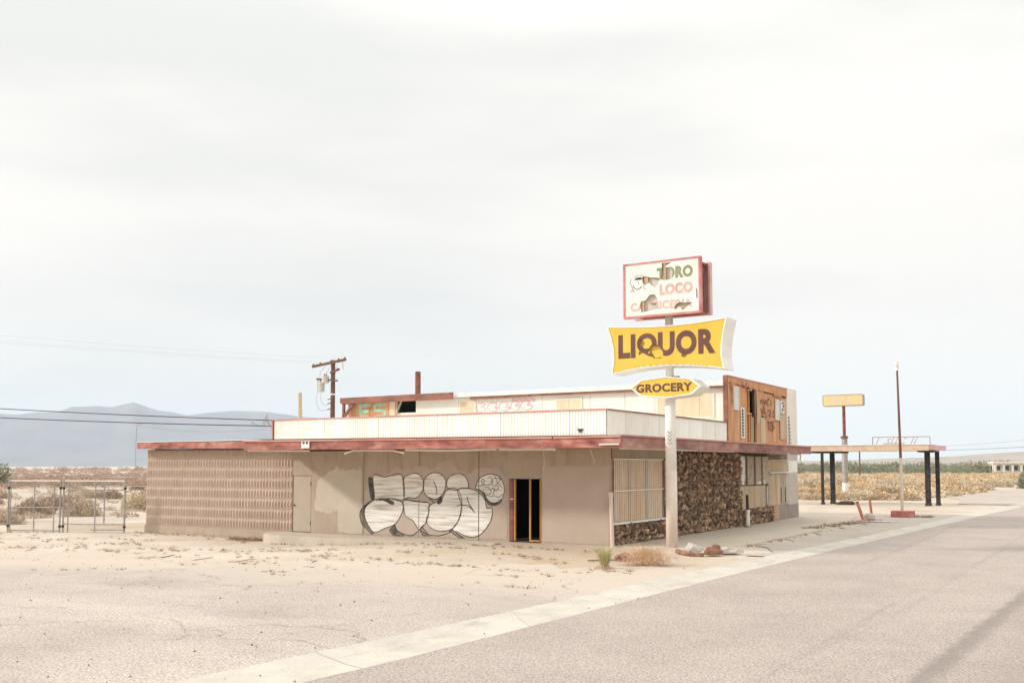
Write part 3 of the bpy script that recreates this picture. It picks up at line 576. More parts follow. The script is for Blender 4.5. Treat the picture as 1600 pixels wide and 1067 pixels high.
# fascia boards, each its own length, tone and slight warp
def fboard(x0, x1, y, z0a, z0b, z1a, z1b, m, dy=0.0):
    MB().add([(x0, y, z0a), (x1, y+dy, z0b), (x1, y+dy+.05, z0b), (x0, y+.05, z0a), (x0, y, z1a), (x1, y+dy, z1b), (x1, y+dy+.05, z1b), (x0, y+.05, z1a)],
             [(0, 3, 2, 1), (4, 5, 6, 7), (0, 1, 5, 4), (1, 2, 6, 5), (2, 3, 7, 6), (3, 0, 4, 7)]).build('fascia_board', m, store)
def L2(x, a, b, x0, x1): return a+(b-a)*(x-x0)/(x1-x0)
cuts = [-22.36, -19.4, -16.8, -14.02]
for a, b in zip(cuts[:-1], cuts[1:]):
    fboard(a, b-.01, -.47, L2(a, 3.235, 3.175, -22.36, -14), L2(b, 3.235, 3.175, -22.36, -14), L2(a, 3.50, 3.47, -22.36, -14), L2(b, 3.50, 3.47, -22.36, -14), M_fascia)
box('drip_edge', M_roof, store, -22.38, -14.0, -.50, -.2, 3.505, 3.53).rotation_euler.y = 0
cuts = [-14.05, -11.2, -8.1, -5.6, -3.3, -1.2, 1.36]
for i, (a, b) in enumerate(zip(cuts[:-1], cuts[1:])):
    j = random.uniform(-.015, .015)
    fboard(a, b-.002, -2.17, L2(a, 3.10, 3.03, -14, 1.3)+j, L2(b, 3.10, 3.03, -14, 1.3)+j, L2(a, 3.40, 3.31, -14, 1.3), L2(b, 3.40, 3.31, -14, 1.3), M_fascia, random.uniform(-.006, .006))
for a, b in ((-14.08, -6), (-5.99, -.9), (-.85, 1.38)):
    fboard(a, b, -2.21, L2(a, 3.39, 3.315, -14, 1.3), L2(b, 3.39, 3.315, -14, 1.3)+(.0 if b < 0 else .02), L2(a, 3.45, 3.37, -14, 1.3), L2(b, 3.45, 3.37, -14, 1.3)+(.0 if b < 0 else .02), M_trimred)
box('fascia_return', M_fascia, store, -14.05, -14.0, -2.11, -.48, 3.10, 3.40)
box('broken_board', M_strip, store, .7, 1.34, -2.235, -2.215, 3.11, 3.16)
cuts = [-2.1, .9, 4.1, 8.2, 12.4, 15.6, 18.2]
for i, (a, b) in enumerate(zip(cuts[:-1], cuts[1:])):
    z0 = 3.045 if i % 2 else 3.03
    MB().add([(1.31, a, z0), (1.36, a, z0), (1.36, b-.012, z0+.01), (1.31, b-.012, z0+.01), (1.31, a, 3.36), (1.36, a, 3.36), (1.36, b-.012, 3.365), (1.31, b-.012, 3.365)],
             [(0, 3, 2, 1), (4, 5, 6, 7), (0, 1, 5, 4), (1, 2, 6, 5), (2, 3, 7, 6), (3, 0, 4, 7)]).build('fascia_board', M_fascia2, store)
box('drip_edge', M_trimred, store, 1.30, 1.40, -2.14, 18.25, 3.37, 3.42)
# pale strips of loose soffit trim
def strip(pts, w_=.05): 
    mb = MB()
    for a, b in zip(pts[:-1], pts[1:]): mb.bar(a, b, .04, w_)
    mb.build('loose_trim', M_strip, store)
strip([(-14, -2.0, 3.06), (-10.9, -2.02, 3.035)]); strip([(-9.28, -2.0, 2.93), (-8.9, -2.0, 3.03), (-7.15, -2.0, 3.02), (-6.68, -2.0, 2.93)])
strip([(-6.6, -2.02, 3.03), (-4.9, -2.0, 3.0), (-3.0, -2.02, 3.02)], .06); strip([(-2.9, -2.02, 3.015), (-1.0, -1.98, 3.01), (-.9, -1.98, 2.99)], .07)
strip([(1.22, -1.9, 3.02), (1.22, 8, 3.035)], .05); strip([(1.22, 12.5, 3.03), (1.2, 15.5, 3.04)], .05)
# hanging bits of wire under the eave
MB().tube([(-2.25, -.4, 3.06), (-2.2, -.4, 2.7), (-2.22, -.4, 2.38)], .008, 5).build('dangling_wire', M_strip, store)
MB().tube([(-.6, -.3, 3.05), (-.5, -.3, 2.8), (-.42, -.3, 2.6)], .008, 5).build('dangling_wire', M_strip, store)

# --- parapet of ribbed white metal panels
par = MB().box(-14.45, -.06, -.30, -.24, 3.45, 4.27).box(-.06, .0, -.24, 10.7, 3.45, 4.25).box(-14.47, -14.40, -.30, 3.0, 3.45, 4.27).build('parapet', M_whitewall, store)
def ribs(wd, ht, n, dep):
    mb = MB(); p = [(0, 0)]
    st = wd/n
    for k in range(n): x = k*st; p += [(x+st*.62, 0), (x+st*.70, -dep), (x+st*.92, -dep), (x+st, 0)]
    for a, b in zip(p[:-1], p[1:]): mb.add([(a[0], a[1], 0), (b[0], b[1], 0), (b[0], b[1], ht), (a[0], a[1], ht)], [(0, 1, 2, 3)])
    return mb.mesh('parapet_panel')
rm = ribs(1.3, .80, 12, .015); rm2 = ribs(1.35, .80, 3, .01)
for k in range(11):
    o = link('parapet_panel', rm, M_white, par); o.location = (-14.40+k*1.3082, -.304-.004*(k % 2), 3.462)
for k in range(8):
    o = link('parapet_panel', rm2, M_white, par); o.location = (.004+.003*(k % 2), -.28+k*1.37, 3.455); o.rotation_euler.z = R(90)
for a, b in ((-14.48, -9), (-8.99, -4), (-3.99, .03)): box('coping', M_trimred, par, a, b, -.345, -.20, 4.265, 4.305)
for a, b in ((-.30, 5), (5.02, 10.7)): box('coping', M_brown, par, -.08, .05, a+.1, b, 4.255, 4.30)
box('corner_trim', M_trimred, par, -14.50, -14.44, -.36, -.28, 3.45, 4.264)
box('base_flashing', M_fascia2, store, -14.4, .05, -.42, -.35, 3.40, 3.47)
MB().add([(-1.05, -.335, 3.68), (-.78, -.335, 3.68), (-.92, -.335, 3.54)], [(0, 1, 2)]).build('rust_hole', M_ink, par)

# --- upper storey
up = MB().box(-20.35, -17.2, 10.86, 10.98, 3.4, 5.8).box(-17.2, -15.98, 10.86, 10.98, 3.4, 5.15).box(-15.98, -.06, 10.86, 10.98, 3.4, 5.8).box(-20.35, -20.2, 10.98, 20.6, 3.4, 5.8).box(-20.35, 0, 20.5, 20.65, 3.45, 6.0).build('upper_wall', M_whitewall, store)
cuts = [-15.96, -13.4, -11.2, -8.75, -6.3, -4.6, -3.2, -.08]
for a, b in zip(cuts[:-1], cuts[1:]): box('white_board', M_whitewall, up, a, b-.02, 10.80, 10.86, 3.45, 5.72)
for a, b in ((-20.33, -18.9), (-18.88, -17.66)): box('plywood_board', M_ply, up, a, b, 10.79, 10.86, 3.45, 5.74)
box('plywood_board', M_plypale, up, -17.64, -17.26, 10.80, 10.86, 3.45, 5.72)
MB().bar((-17.2, 10.84, 5.15), (-16.9, 10.84, 5.72), .08).bar((-17.15, 10.82, 5.1), (-17.15, 10.82, 5.74), .1).build('broken_stud', M_osb, up)
# letters sprayed on the plywood
def stroke_letter(segs, wd): 
    o = []
    for s_ in segs: o += ribbon(s_, wd)
    return o
ml = []
ml += stroke_letter([[(-19.5, 4.9), (-19.5, 5.3), (-19.5, 5.68)], [(-19.6, 5.58), (-19.2, 5.59), (-18.85, 5.6)], [(-19.5, 5.28), (-19.2, 5.29), (-18.95, 5.29)], [(-19.5, 5.0), (-19.2, 4.98), (-18.9, 4.98)]], .22)
ml += stroke_letter([[(-17.85, 5.58), (-18.2, 5.59), (-18.62, 5.58)], [(-18.55, 5.6), (-18.57, 5.45), (-18.55, 5.3)], [(-18.6, 5.31), (-18.2, 5.31), (-17.95, 5.28)], [(-17.95, 5.32), (-17.9, 5.15), (-17.95, 4.98)], [(-17.85, 5.0), (-18.2, 4.97), (-18.6, 5.0)]], .2)
for q in (ml[:8], ml[8:]): flat(cut2d(q), FY(10.782)).build('sprayed_letter', M_mint, up)
# boarded windows
for a, b, z0, z1, spl in ((-13.27, -12.45, 4.6, 5.56, None), (-7.96, -6.76, 4.75, 5.48, -7.35), (-3.05, -.62, 4.55, 5.42, -1.2)):
    f_ = MB().box(a-.07, b+.07, 10.765, 10.80, z0-.07, z0).box(a-.07, b+.07, 10.765, 10.80, z1, z1+.06).box(a-.07, a, 10.765, 10.80, z0, z1).box(b, b+.07, 10.765, 10.80, z0, z1).build('boarded_window', M_strip, up)
    for p, q in (((a, b),) if spl is None else ((a, spl-.015), (spl+.015, b))): box('window_board', M_plypale, f_, p, q, 10.775, 10.80, z0, z1)
# pink scrawl on the white boards
for cx in (-12.2, -11.5, -10.9, -10.3, -9.7):
    zc = 5.28+random.uniform(-.03, .03); j = lambda: random.uniform(-.06, .06)
    flat(ribbon([(p.x, p.y) for p in cat_rom([(cx-.1+j(), zc-.2, 0), (cx-.2+j(), zc+j(), 0), (cx+j(), zc+.2, 0), (cx+.3+j(), zc+.12, 0), (cx+.15+j(), zc+j(), 0), (cx+.4+j(), zc-.05, 0), (cx+.2+j(), zc-.22, 0), (cx-.1+j(), zc-.15, 0)], 5)], .06), FY(10.79-.0004*cx)).build('pink_graffiti', M_pinkspray, up)
for i in range(4): flat(ribbon([(p.x, p.y) for p in cat_rom([(-10.4+i*.33, 5.45, 0), (-10.3+i*.33, 5.62, 0), (-10.2+i*.33, 5.46, 0), (-10.1+i*.33, 5.6, 0)], 5)], .04), FY(10.787)).build('pink_graffiti', M_pinkspray, up)
# upper roof edge: deep red fascia at the left, thin white edge further on
ur = MB().box(-20.5, -.16, 10.6, 20.49, 5.80, 5.84).build('upper_roof', M_roof, store)
MB().prism([(-20.55, 5.70), (-13.5, 5.68), (-13.48, 6.02), (-20.58, 5.99)], lambda a, b, d: (a, d, b), 10.42, 10.50).build('fascia_board', M_brown, ur)
box('fascia_return', M_brown, ur, -20.58, -20.50, 10.50, 14, 5.70, 5.99)
box('roof_edge', M_roof, ur, -13.46, -.1, 10.55, 10.62, 5.78, 5.93); box('roof_edge', M_white, ur, -13.2, -.1, 10.58, 10.75, 5.935, 5.975)
for a, b in ((-12.6, -9.3), (-9.25, -6.4), (-6.38, -3.1), (-3.08, -.08)): box('brown_trim', M_brown, ur, a, b, 10.60, 10.66, 5.665+random.uniform(-.02, .02), 5.778)
MB().bar((-20.4, 10.55, 5.0), (-19.75, 10.55, 5.72), .12).bar((-20.42, 10.55, 3.5), (-20.42, 10.55, 5.7), .12).build('corner_brace', M_brown, up)
# side wall of the upper storey: raw plywood with a torn opening
us = MB().box(-.15, -.05, 10.86, 13.2, 3.42, 6.05).box(-.15, -.05, 14.38, 19.03, 3.42, 6.05).box(-.15, -.05, 13.2, 14.38, 5.86, 6.05).build('upper_side_wall', M_darkwood, store)
def sply(y0, y1, z0, z1, m=M_ply, x=0.0): 
    d = random.uniform(-.012, .012); return box('plywood_sheet', m, us, -.05, x+.012+d, y0, y1, z0, z1)
sply(10.72, 11.9, 3.45, 5.95); sply(11.92, 13.17, 3.45, 5.88); sply(14.42, 15.6, 4.72, 5.86); sply(15.62, 16.85, 3.42, 5.78); sply(16.87, 19.0, 3.42, 5.72)
sply(14.42, 14.94, 3.45, 4.70, M_ply, .01); box('plywood_sheet', M_plytan, us, .0, .045, 14.96, 15.60, 3.43, 4.66)
MB().prism([(10.7, 5.95), (14.4, 5.86), (19.03, 5.80), (19.03, 6.2), (10.66, 6.17)], lambda a, b, d: (d, a, b), -.04, .05).build('head_board', M_ply, us)
box('head_patch', M_ply, us, .05, .07, 16.9, 18.1, 5.72, 5.92); box('corner_post', M_brown, us, -.12, .06, 10.62, 10.71, 3.42, 6.2)
box('red_cap', M_trimred, us, -.06, .07, 10.66, 19.03, 6.175, 6.215)
for y in (13.3, 13.62): box('stud', M_orange, us, -.14, -.05, y, y+.1, 3.45, 5.86)
box('stud', M_ply, us, -.12, -.02, 13.8, 13.98, 3.45, 4.68); box('stud', M_osb, us, -.10, .0, 14.0, 14.1, 3.45, 4.62); box('stud', M_orange, us, -.13, -.03, 13.2, 13.95, 4.72, 4.80)
MB().add([(.055, 14.4, 5.86), (.055, 14.5, 5.86), (.055, 14.95, 4.7), (.055, 14.4, 4.2)], [(0, 1, 2, 3)]).build('torn_edge', M_plytan, us)
def pane(y0, y1, z0, z1, m, nm='pasted_sheet'): return box(nm, m, us, .03, .06, y0, y1, z0, z1)
for a in ((11.47, 11.98, 4.88, 5.76), (17.16, 17.70, 4.68, 5.52)):
    p = pane(*a, M_pane, 'window_pane'); y0, y1, z0, z1 = a
    MB().box(.03, .075, y0-.05, y0, z0-.05, z1+.05).box(.03, .075, y1, y1+.05, z0-.05, z1+.05).box(.03, .075, y0, y1, z1, z1+.05).box(.03, .075, y0, y1, z0-.05, z0).build('window_frame', M_strip, p)
p1 = pane(12.30, 12.76, 3.68, 4.97, M_whiteplate); p2 = pane(17.93, 18.55, 4.98, 5.57, M_whiteplate); pane(17.84, 18.66, 3.74, 4.93, M_plytan, 'tan_board')
blot = []
for k in range(9): z = 3.78+k*.13; blot += ribbon([(p.x, p.y) for p in cat_rom([(12.36, z, 0), (12.5, z+.07, 0), (12.45, z-.02, 0), (12.68, z+.05, 0)], 4)], .06)
flat(blot, SX(.064)).build('printed_marks', M_ink, p1)
blot = []
for a in ([(18.05, 5.4), (18.3, 5.5), (18.45, 5.35), (18.2, 5.3)], [(18.05, 5.1), (18.25, 5.2), (18.1, 5.04)], [(18.4, 5.05), (18.42, 5.25), (18.38, 5.5)]): blot += ribbon([(p.x, p.y) for p in cat_rom([(q[0], q[1], 0) for q in a], 4)], .07)
flat(blot, SX(.064)).build('printed_marks', M_ink, p2)
sw = []
for a in ([(14.98, 5.26), (15.1, 5.45), (15.26, 5.22)], [(15.55, 5.53), (15.6, 5.25), (15.75, 5.45), (15.9, 5.27)], [(16.0, 5.55), (16.0, 5.28), (16.3, 5.3)], [(16.0, 5.45), (16.36, 5.58)],
          [(15.28, 4.72), (15.47, 5.17), (15.75, 4.74)], [(15.38, 4.9), (15.68, 4.9)], [(15.97, 4.98), (16.3, 5.02), (16.55, 4.9), (16.2, 4.8), (16.5, 4.72)], [(16.7, 5.0), (16.95, 4.98), (16.75, 4.8), (17.0, 4.75)],
          [(16.06, 4.54), (16.1, 4.11)], [(16.41, 4.48), (16.5, 4.09), (16.7, 4.2), (16.6, 4.5)], [(16.88, 4.5), (16.91, 4.1)], [(15.95, 4.46), (17.12, 4.54)]):
    sw += ribbon([(p.x, p.y) for p in cat_rom([(q[0], q[1], 0) for q in a], 5)], .055)
for a in ([(15.0, 5.05), (15.2, 4.95), (15.1, 4.8)], [(15.3, 5.5), (15.45, 5.3)], [(16.45, 5.5), (16.6, 5.3), (16.5, 5.25)], [(16.2, 4.4), (16.3, 4.15), (16.2, 4.12)], [(16.6, 4.5), (16.8, 4.3), (16.65, 4.1)], [(15.7, 4.6), (15.9, 4.8)], [(16.98, 4.42), (17.05, 4.2)]):
    sw += ribbon([(p.x, p.y) for p in cat_rom([(q[0], q[1], 0) for q in a], 5)], .05)
flat(sw, SX(.034)).build('scrawled_words', M_scrawl, us)
rw = []
for a in ([(12.3, 6.08), (12.8, 5.86), (13.1, 6.05), (13.5, 5.85)], [(13.0, 5.75), (13.6, 5.82), (14.0, 5.9)], [(11.2, 5.9), (11.25, 5.5), (11.2, 5.0)], [(11.0, 6.0), (11.1, 5.6)]): rw += ribbon([(p.x, p.y) for p in cat_rom([(q[0], q[1], 0) for q in a], 5)], .08)
flat(rw, SX(.058)).build('red_scrawl', M_fascia, us)
wp = box('white_end_wall', M_grey, store, -.25, .02, 19.035, 20.72, 3.05, 6.24)
wp.data.materials[0] = M_whitewall
sw = []
for k in range(8): z = 3.6+k*.17; sw += ribbon([(p.x, p.y) for p in cat_rom([(19.15, z, 0), (19.4, z+.1, 0), (19.3, z-.04, 0), (19.75-.04*k, z+.06, 0)], 4)], .05)
flat(sw, SX(.024)).build('scrawled_words', M_ink, wp)

# --- side wall at street level
sd = MB().box(-.2, -.06, .07, 20.7, -.3, 3.05).build('side_wall', M_mortar, store)
box('lintel_wall', M_stucco, store, -.06, .0, .001, 4.4, 2.76, 3.06)
box('corner_strip', M_fascia2, store, -.06, .02, .003, .09, .7, 2.76)
win = MB().box(-.05, .012, .09, 4.02, .66, .73).box(-.05, .012, .09, 4.02, 2.70, 2.76).box(-.05, .01, 4.0, 4.06, .73, 2.70).build('barred_window', M_metal, store)
for a, b in ((.1, 1.28), (1.5, 2.62), (2.80, 3.99)): box('window_board', M_winboard, win, -.055, -.02, a, b, .73, 2.70)
for a, b in ((1.28, 1.5), (2.62, 2.8)): box('mullion', M_osb, win, -.055, .0, a, b, .73, 2.70)
k = 0; y = .16
while y < 3.98: MB().box(.012, .03, y, y+.022, .70, 2.74).build('bar', M_white, win); y += .155
box('cross_bar', M_strip, win, .036, .06, .1, 4.0, 1.69, 1.735); box('sill_bar', M_white, win, .0, .10, .05, 4.1, .655, .715); box('top_bar', M_strip, win, .013, .07, .1, 4.0, 2.70, 2.745)
pt = box('trim_post', M_fascia2, store, -.05, .06, 4.08, 4.32, 1.1, 2.76)
for z in (1.35, 2.2, 2.62): box('bracket', M_white, pt, .06, .16, 4.1, 4.2, z, z+.05)
# stone veneer: the larger stones one by one, chips between them
def hull_stone(seed):
    rs = random.Random(seed); bm = bmesh.new()
    for k in range(13):
        t = rs.uniform(0, 6.28); u = rs.uniform(-1, 1); q = math.sqrt(1-u*u); s_ = rs.uniform(.8, 1.1)
        bm.verts.new((u*.5*s_, math.cos(t)*q*.55*s_, math.sin(t)*q*.5*s_))
    r_ = bmesh.ops.convex_hull(bm, input=bm.verts); bmesh.ops.delete(bm, geom=[g for g in r_['geom_interior'] if isinstance(g, bmesh.types.BMVert)], context='VERTS')
    me = bpy.data.meshes.new('stone'); bm.to_mesh(me); bm.free(); return me
SM = [hull_stone(s_) for s_ in range(12)]
stone_areas = [('stone_wall', 4.34, 12.08, .0, 3.03, 226), ('low_stone_wall', .10, 4.34, .0, .64, 40), ('low_stone_wall', 12.55, 16.4, .0, .66, 34)]
chips = []
for nm, y0, y1, z0, z1, cnt in stone_areas:
    base = box(nm, M_mortar, store, -.06, .02, y0, y1, z0, z1)
    ar = (y1-y0)*(z1-z0); a = math.sqrt(ar/cnt); ny = max(1, round((y1-y0)/(a*1.15))); nz_ = max(1, round((z1-z0)/(a/1.15)))
    dy, dz = (y1-y0)/ny, (z1-z0)/nz_
    for j in range(nz_):
        for i in range(ny):
            o = link('stone', random.choice(SM), M_stone, base)
            tall = random.random() < .5
            o.location = (.06+random.uniform(-.02, .05), y0+(i+.5+random.uniform(-.25, .25))*dy, z0+(j+.5+random.uniform(-.22, .22))*dz)
            sy, sz = (dy*random.uniform(.55, .8), dz*random.uniform(1.0, 1.35)) if tall else (dy*random.uniform(.8, 1.1), dz*random.uniform(.65, .95))
            o.scale = (random.uniform(.16, .30), sy, sz); o.rotation_euler = (random.uniform(-.6, .6), random.uniform(-.2, .2), random.uniform(-.35, .35))
    mb = MB()
    for k in range(int(ar*95)):
        m_ = SM[k % 12]; y = random.uniform(y0, y1); z = random.uniform(z0, z1); rot = Matrix.Rotation(random.uniform(0, 6.28), 3, 'X') @ Matrix.Rotation(random.uniform(-.5, .5), 3, 'Z')
        s_ = (random.uniform(.12, .24), random.uniform(.08, .2), random.uniform(.06, .15))
        mb.add([Vector((.075, y, z))+rot @ Vector((v.co.x*s_[0], v.co.y*s_[1], v.co.z*s_[2])) for v in m_.vertices], [tuple(p.vertices) for p in m_.polygons])
    o = mb.build('stone_chips', M_stone2, base); o['kind'] = 'stuff'
# boarded slots
box('slot_wall', M_darkwood, store, -.06, .0, 12.1, 15.95, 1.66, 3.05)
for a, b, m in ((12.14, 12.74, M_peel), (13.03, 13.88, M_osb), (14.14, 14.88, M_osb), (15.10, 15.92, M_osb)): box('slot_board', m, store, .0, .05, a, b, 1.70, 2.92)
box('slot_board_scrap', M_peel, store, .05, .065, 14.2, 14.8, 1.71, 1.84); box('slot_board_scrap', M_peel, store, .05, .065, 15.14, 15.4, 1.70, 1.9)
for a, b, m in ((12.1, 12.7, M_plytan), (12.72, 15.0, M_plytan), (15.02, 15.5, M_osb)): box('plywood_sheet', m, store, -.06, .03+random.uniform(0, .015), a, b, .68, 1.655)
MB().tube([(.07, 15.62, .8), (.08, 15.6, 1.6)], .04, 6).build('downpipe', M_strip, store)
# boarded door made of planks
bd = box('boarded_door', M_osb, store, -.06, .0, 15.95, 19.0, .0, 2.16)
for a, b, z0, z1, m in ((15.97, 16.5, .72, 2.12, M_osb), (16.4, 17.0, .06, .70, M_ply), (16.52, 17.05, .72, 2.12, M_plytan), (17.07, 17.7, .72, 2.12, M_plytan), (17.02, 17.5, .06, .70, M_plytan), (17.72, 18.2, .72, 2.14, M_osb), (18.22, 18.6, .74, 2.14, M_osb), (18.62, 18.95, .74, 2.14, M_grey)):
    box('plank', m, bd, .0, .02+random.uniform(0, .02), a, b, z0, z1)
for y in (17.78, 18.45): box('slit', M_ink, bd, .041, .046, y, y+.08, .8, 1.5)
box('lower_panel', M_lowpaint, store, -.06, .01, 17.52, 19.0, .0, .7)
box('transom', M_plytan, store, -.06, .015, 15.96, 18.2, 2.24, 2.78); box('transom', M_osb, store, -.06, .012, 18.22, 18.98, 2.24, 2.78)
MB().box(.03, .1, 15.98, 18.95, 2.76, 2.79).build('transom_strip', M_strip, store)
MB().tube([(.09, 15.95, 2.2), (.09, 19.25, 2.2)], .035, 8).build('lamp_tube', M_white, store)
MB().bar((.9, 16.6, 3.03), (.9, 18.1, 3.03), .05).bar((.9, 18.1, 3.03), (.8, 18.35, 2.72), .05).build('loose_trim', M_strip, store)
eg = box('end_wall', M_grey, store, -.25, .015, 19.0, 20.71, .68, 3.05); box('painted_base', M_lowpaint, store, -.25, .02, 19.0, 20.73, -.3, .678)
box('white_patch', M_white, eg, .015, .022, 19.15, 20.6, 2.2, 2.76)

# ------------------------------------------------------------------ things on and by the store
t = thing('roof_notice', 'small white notice with dark marks on the red fascia', 'sign', (-10.93, -2.2, 3.12))
box('plate', M_whiteplate, t, -11.12, -10.74, -2.215, -2.20, 3.13, 3.37)
flat([[(-11.06, 3.36), (-10.96, 3.36), (-10.96, 3.28), (-11.06, 3.28)], [(-10.90, 3.36), (-10.80, 3.36), (-10.80, 3.28), (-10.90, 3.28)]], FY(-2.219)).build('print', M_ink, t)
t = thing('satellite_dish', 'grey satellite dish on a bent mast on the left roof', 'satellite dish', (-16.75, 2.0, 3.5))
mb = MB(); n = 16; cen = Vector((-17.2, 1.95, 4.42)); ax = Vector((-.55, -.75, .35)).normalized(); u = ax.cross(Vector((0, 0, 1))).normalized(); v = u.cross(ax)
for j, (rr, dd) in enumerate(((0.02, -.10), (.17, -.07), (.31, .0), (.31, .02))):
    for k in range(n): a = 2*math.pi*k/n; mb.v.append(tuple(cen+(u*math.cos(a)*rr*.85+v*math.sin(a)*rr)+ax*dd))
mb.f = [(j*n+k, j*n+(k+1) % n, (j+1)*n+(k+1) % n, (j+1)*n+k) for j in range(3) for k in range(n)]+[tuple(range(n))]
mb.build('reflector', M_dish, t, True)
MB().tube([(-16.72, 2.05, 3.5), (-16.86, 2.02, 4.1), cen-ax*.1], .025, 6).build('mast', M_metal, t)
MB().tube([cen-v*.28, cen+ax*.45-v*.3], .015, 6).tube([cen+ax*.42-v*.3, cen+ax*.5-v*.27], .035, 6).build('feed_arm', M_metal, t)
t = thing('vent_pipe', 'tall rusty brown flue pipe rising from the upper roof', 'pipe', (-18.27, 14, 5.84))
MB().tube([(-18.27, 14, 5.83), (-18.28, 14, 7.52)], .15, 12).build('flue', M_rust, t); MB().tube([(-18.27, 14, 5.84), (-18.27, 14, 5.92)], .22, 12).build('collar', M_rust, t)
MB().tube([(-18.28, 14, 7.521), (-18.28, 14, 7.535)], .12, 12).build('dark_mouth', M_dark, t)
t = thing('roof_post', 'pale weathered post standing on the roof behind the left parapet', 'post', (-19.1, 6, 3.5))
MB().tube([(-19.08, 6, 3.5), (-19.1, 6, 5.2)], .10, 8).build('shaft', M_osb, t); MB().tube([(-19.1, 6, 5.2), (-19.12, 6, 5.93)], .085, 8).build('top_section', M_plytan, t)
t = thing('corner_bollard', 'white painted pipe bollard at the front corner of the store', 'bollard', (.08, -.12, 0))
MB().tube([(.08, -.12, -.03), (.04, -.12, 1.62)], .065, 10).build('pipe', M_poletan, t); MB().tube([(.04, -.12, 1.55), (.04, -.12, 1.68)], .08, 10).build('cap', M_poletan, t)
t = thing('side_bollard', 'pale pipe bollard with a dark top by the low stone wall', 'bollard', (.5, 11.7, 0))
MB().tube([(.5, 11.6, .0), (.5, 11.6, .72)], .085, 10).build('pipe', M_pole, t); MB().tube([(.5, 11.6, .72), (.5, 11.55, 1.32)], .06, 8).build('bent_top', M_ink, t); MB().tube([(.5, 11.6, .012), (.5, 11.6, .08)], .17, 10).build('foot', M_lowpaint, t)

# ------------------------------------------------------------------ roadside sign
sg = thing('roadside_sign', 'tall white pole carrying the TORO LOCO, LIQUOR and GROCERY sign boxes', 'sign', (2.02, 0, 0))
PX, PY = 2.02, 0.0
MB().tube([(PX, PY, -.1), (PX, PY, 2.36)], .175, 20).build('pole_base', M_poletan, sg, True)
MB().tube([(PX, PY, 2.36), (PX-.01, PY, 5.0)], [.173, .15], 20).build('pole', M_pole, sg, True)
MB().tube([(PX-.01, PY, 5.0), (PX-.02, PY, 8.5)], .12, 16).build('pole_top', M_pole, sg, True)
mk = []
for i in range(4): z = 3.15+i*.11; mk += ribbon([(p.x, p.y) for p in cat_rom([(PX-.08, z, 0), (PX-.02, z+.08, 0), (PX+.02, z, 0), (PX+.09, z+.07, 0)], 4)], .02)
flat(mk, lambda a, b: (a, -math.sqrt(max(.001, .1655**2-(a-PX)**2))-.004, b)).build('scribble', M_metal, sg)
mb = MB().box(PX-.55, PX+.55, -.5, .5, -.2, .05); mb.build('footing', M_walk, sg)
# top cabinet: two back-to-back pink frames with a gap, broken white face
F = -.57
tp = MB()
x0, x1, z0, z1 = .80, 3.20, 7.09, 8.68
for a, b, c, d in ((x0-.06, x1+.06, z0-.06, z0), (x0-.06, x1+.06, z1, z1+.05), (x0-.06, x0, z0, z1), (x1, x1+.06, z0, z1)): tp.box(a, b, F-.02, F+.15, c, d)
tp = tp.build('top_cabinet', M_pinkframe, sg)
HO = [[(2.03, 8.64), (2.36, 8.63), (2.17, 8.56), (2.15, 8.5), (2.29, 8.49), (2.38, 8.38), (2.37, 8.22), (2.32, 8.12), (2.08, 8.11), (1.98, 8.19), (2.02, 8.29)],
 [(1.37, 8.28), (1.48, 8.29), (1.65, 8.24), (1.87, 8.22), (1.96, 8.17), (1.89, 8.0), (1.78, 7.94), (1.67, 8.0), (1.61, 8.09), (1.48, 8.02), (1.39, 8.13)],
 [(1.32, 7.52), (1.48, 7.55), (1.63, 7.71), (1.78, 7.71), (1.88, 7.56), (1.84, 7.38), (1.95, 7.27), (1.62, 7.22), (1.34, 7.19), (1.31, 7.36)],
 [(2.44, 7.31), (2.58, 7.4), (2.76, 7.37), (3.01, 7.36), (2.82, 7.25), (2.79, 7.22), (2.69, 7.16), (2.58, 7.27), (2.5, 7.21), (2.42, 7.19)],
 [(3.12, 7.75), (3.15, 7.78), (3.16, 7.45), (3.12, 7.5)]]
flat(cut2d([[(x0, z0), (x1, z0), (x1, z1), (x0, z1)]], HO), FY(F)).build('face', M_signwhite, tp)
box('inner_panel', M_inner, tp, x0, x1, F+.09, F+.11, z0, z1); box('back_sheet', M_redin, tp, x0, x1, F+.12, F+.145, z0, z1); box('inner_post', M_inpost, tp, 2.05, 2.15, F+.03, F+.088, z0, z1); box('inner_lamp', M_inpost, tp, 1.3, 1.42, F+.03, F+.088, z0, 7.6)
box('inner_lamp', M_inpost, tp, 1.43, 1.56, F+.03, F+.088, 7.95, 8.4); box('inner_rail', M_inpost, tp, 2.4, 3.0, F+.03, F+.088, 7.2, 7.28); box('inner_rail', M_inpost, tp, 1.6, 1.95, F+.04, F+.088, 7.44, 7.46)
letters('TORO', 1.86, 3.02, 8.14, 8.50, .06, FY(F-.004), M_green, tp, HO)
letters('LOCO', 1.95, 3.01, 7.66, 8.00, .06, FY(F-.004), M_pinkl, tp, HO)
letters('CARNICERIA', .98, 2.98, 7.24, 7.49, .03, FY(F-.004), M_pinkl, tp, HO)
ink = [[(1.11, 8.2), (1.17, 8.27), (1.33, 8.28), (1.37, 8.23), (1.35, 8.2), (1.19, 8.21)]]
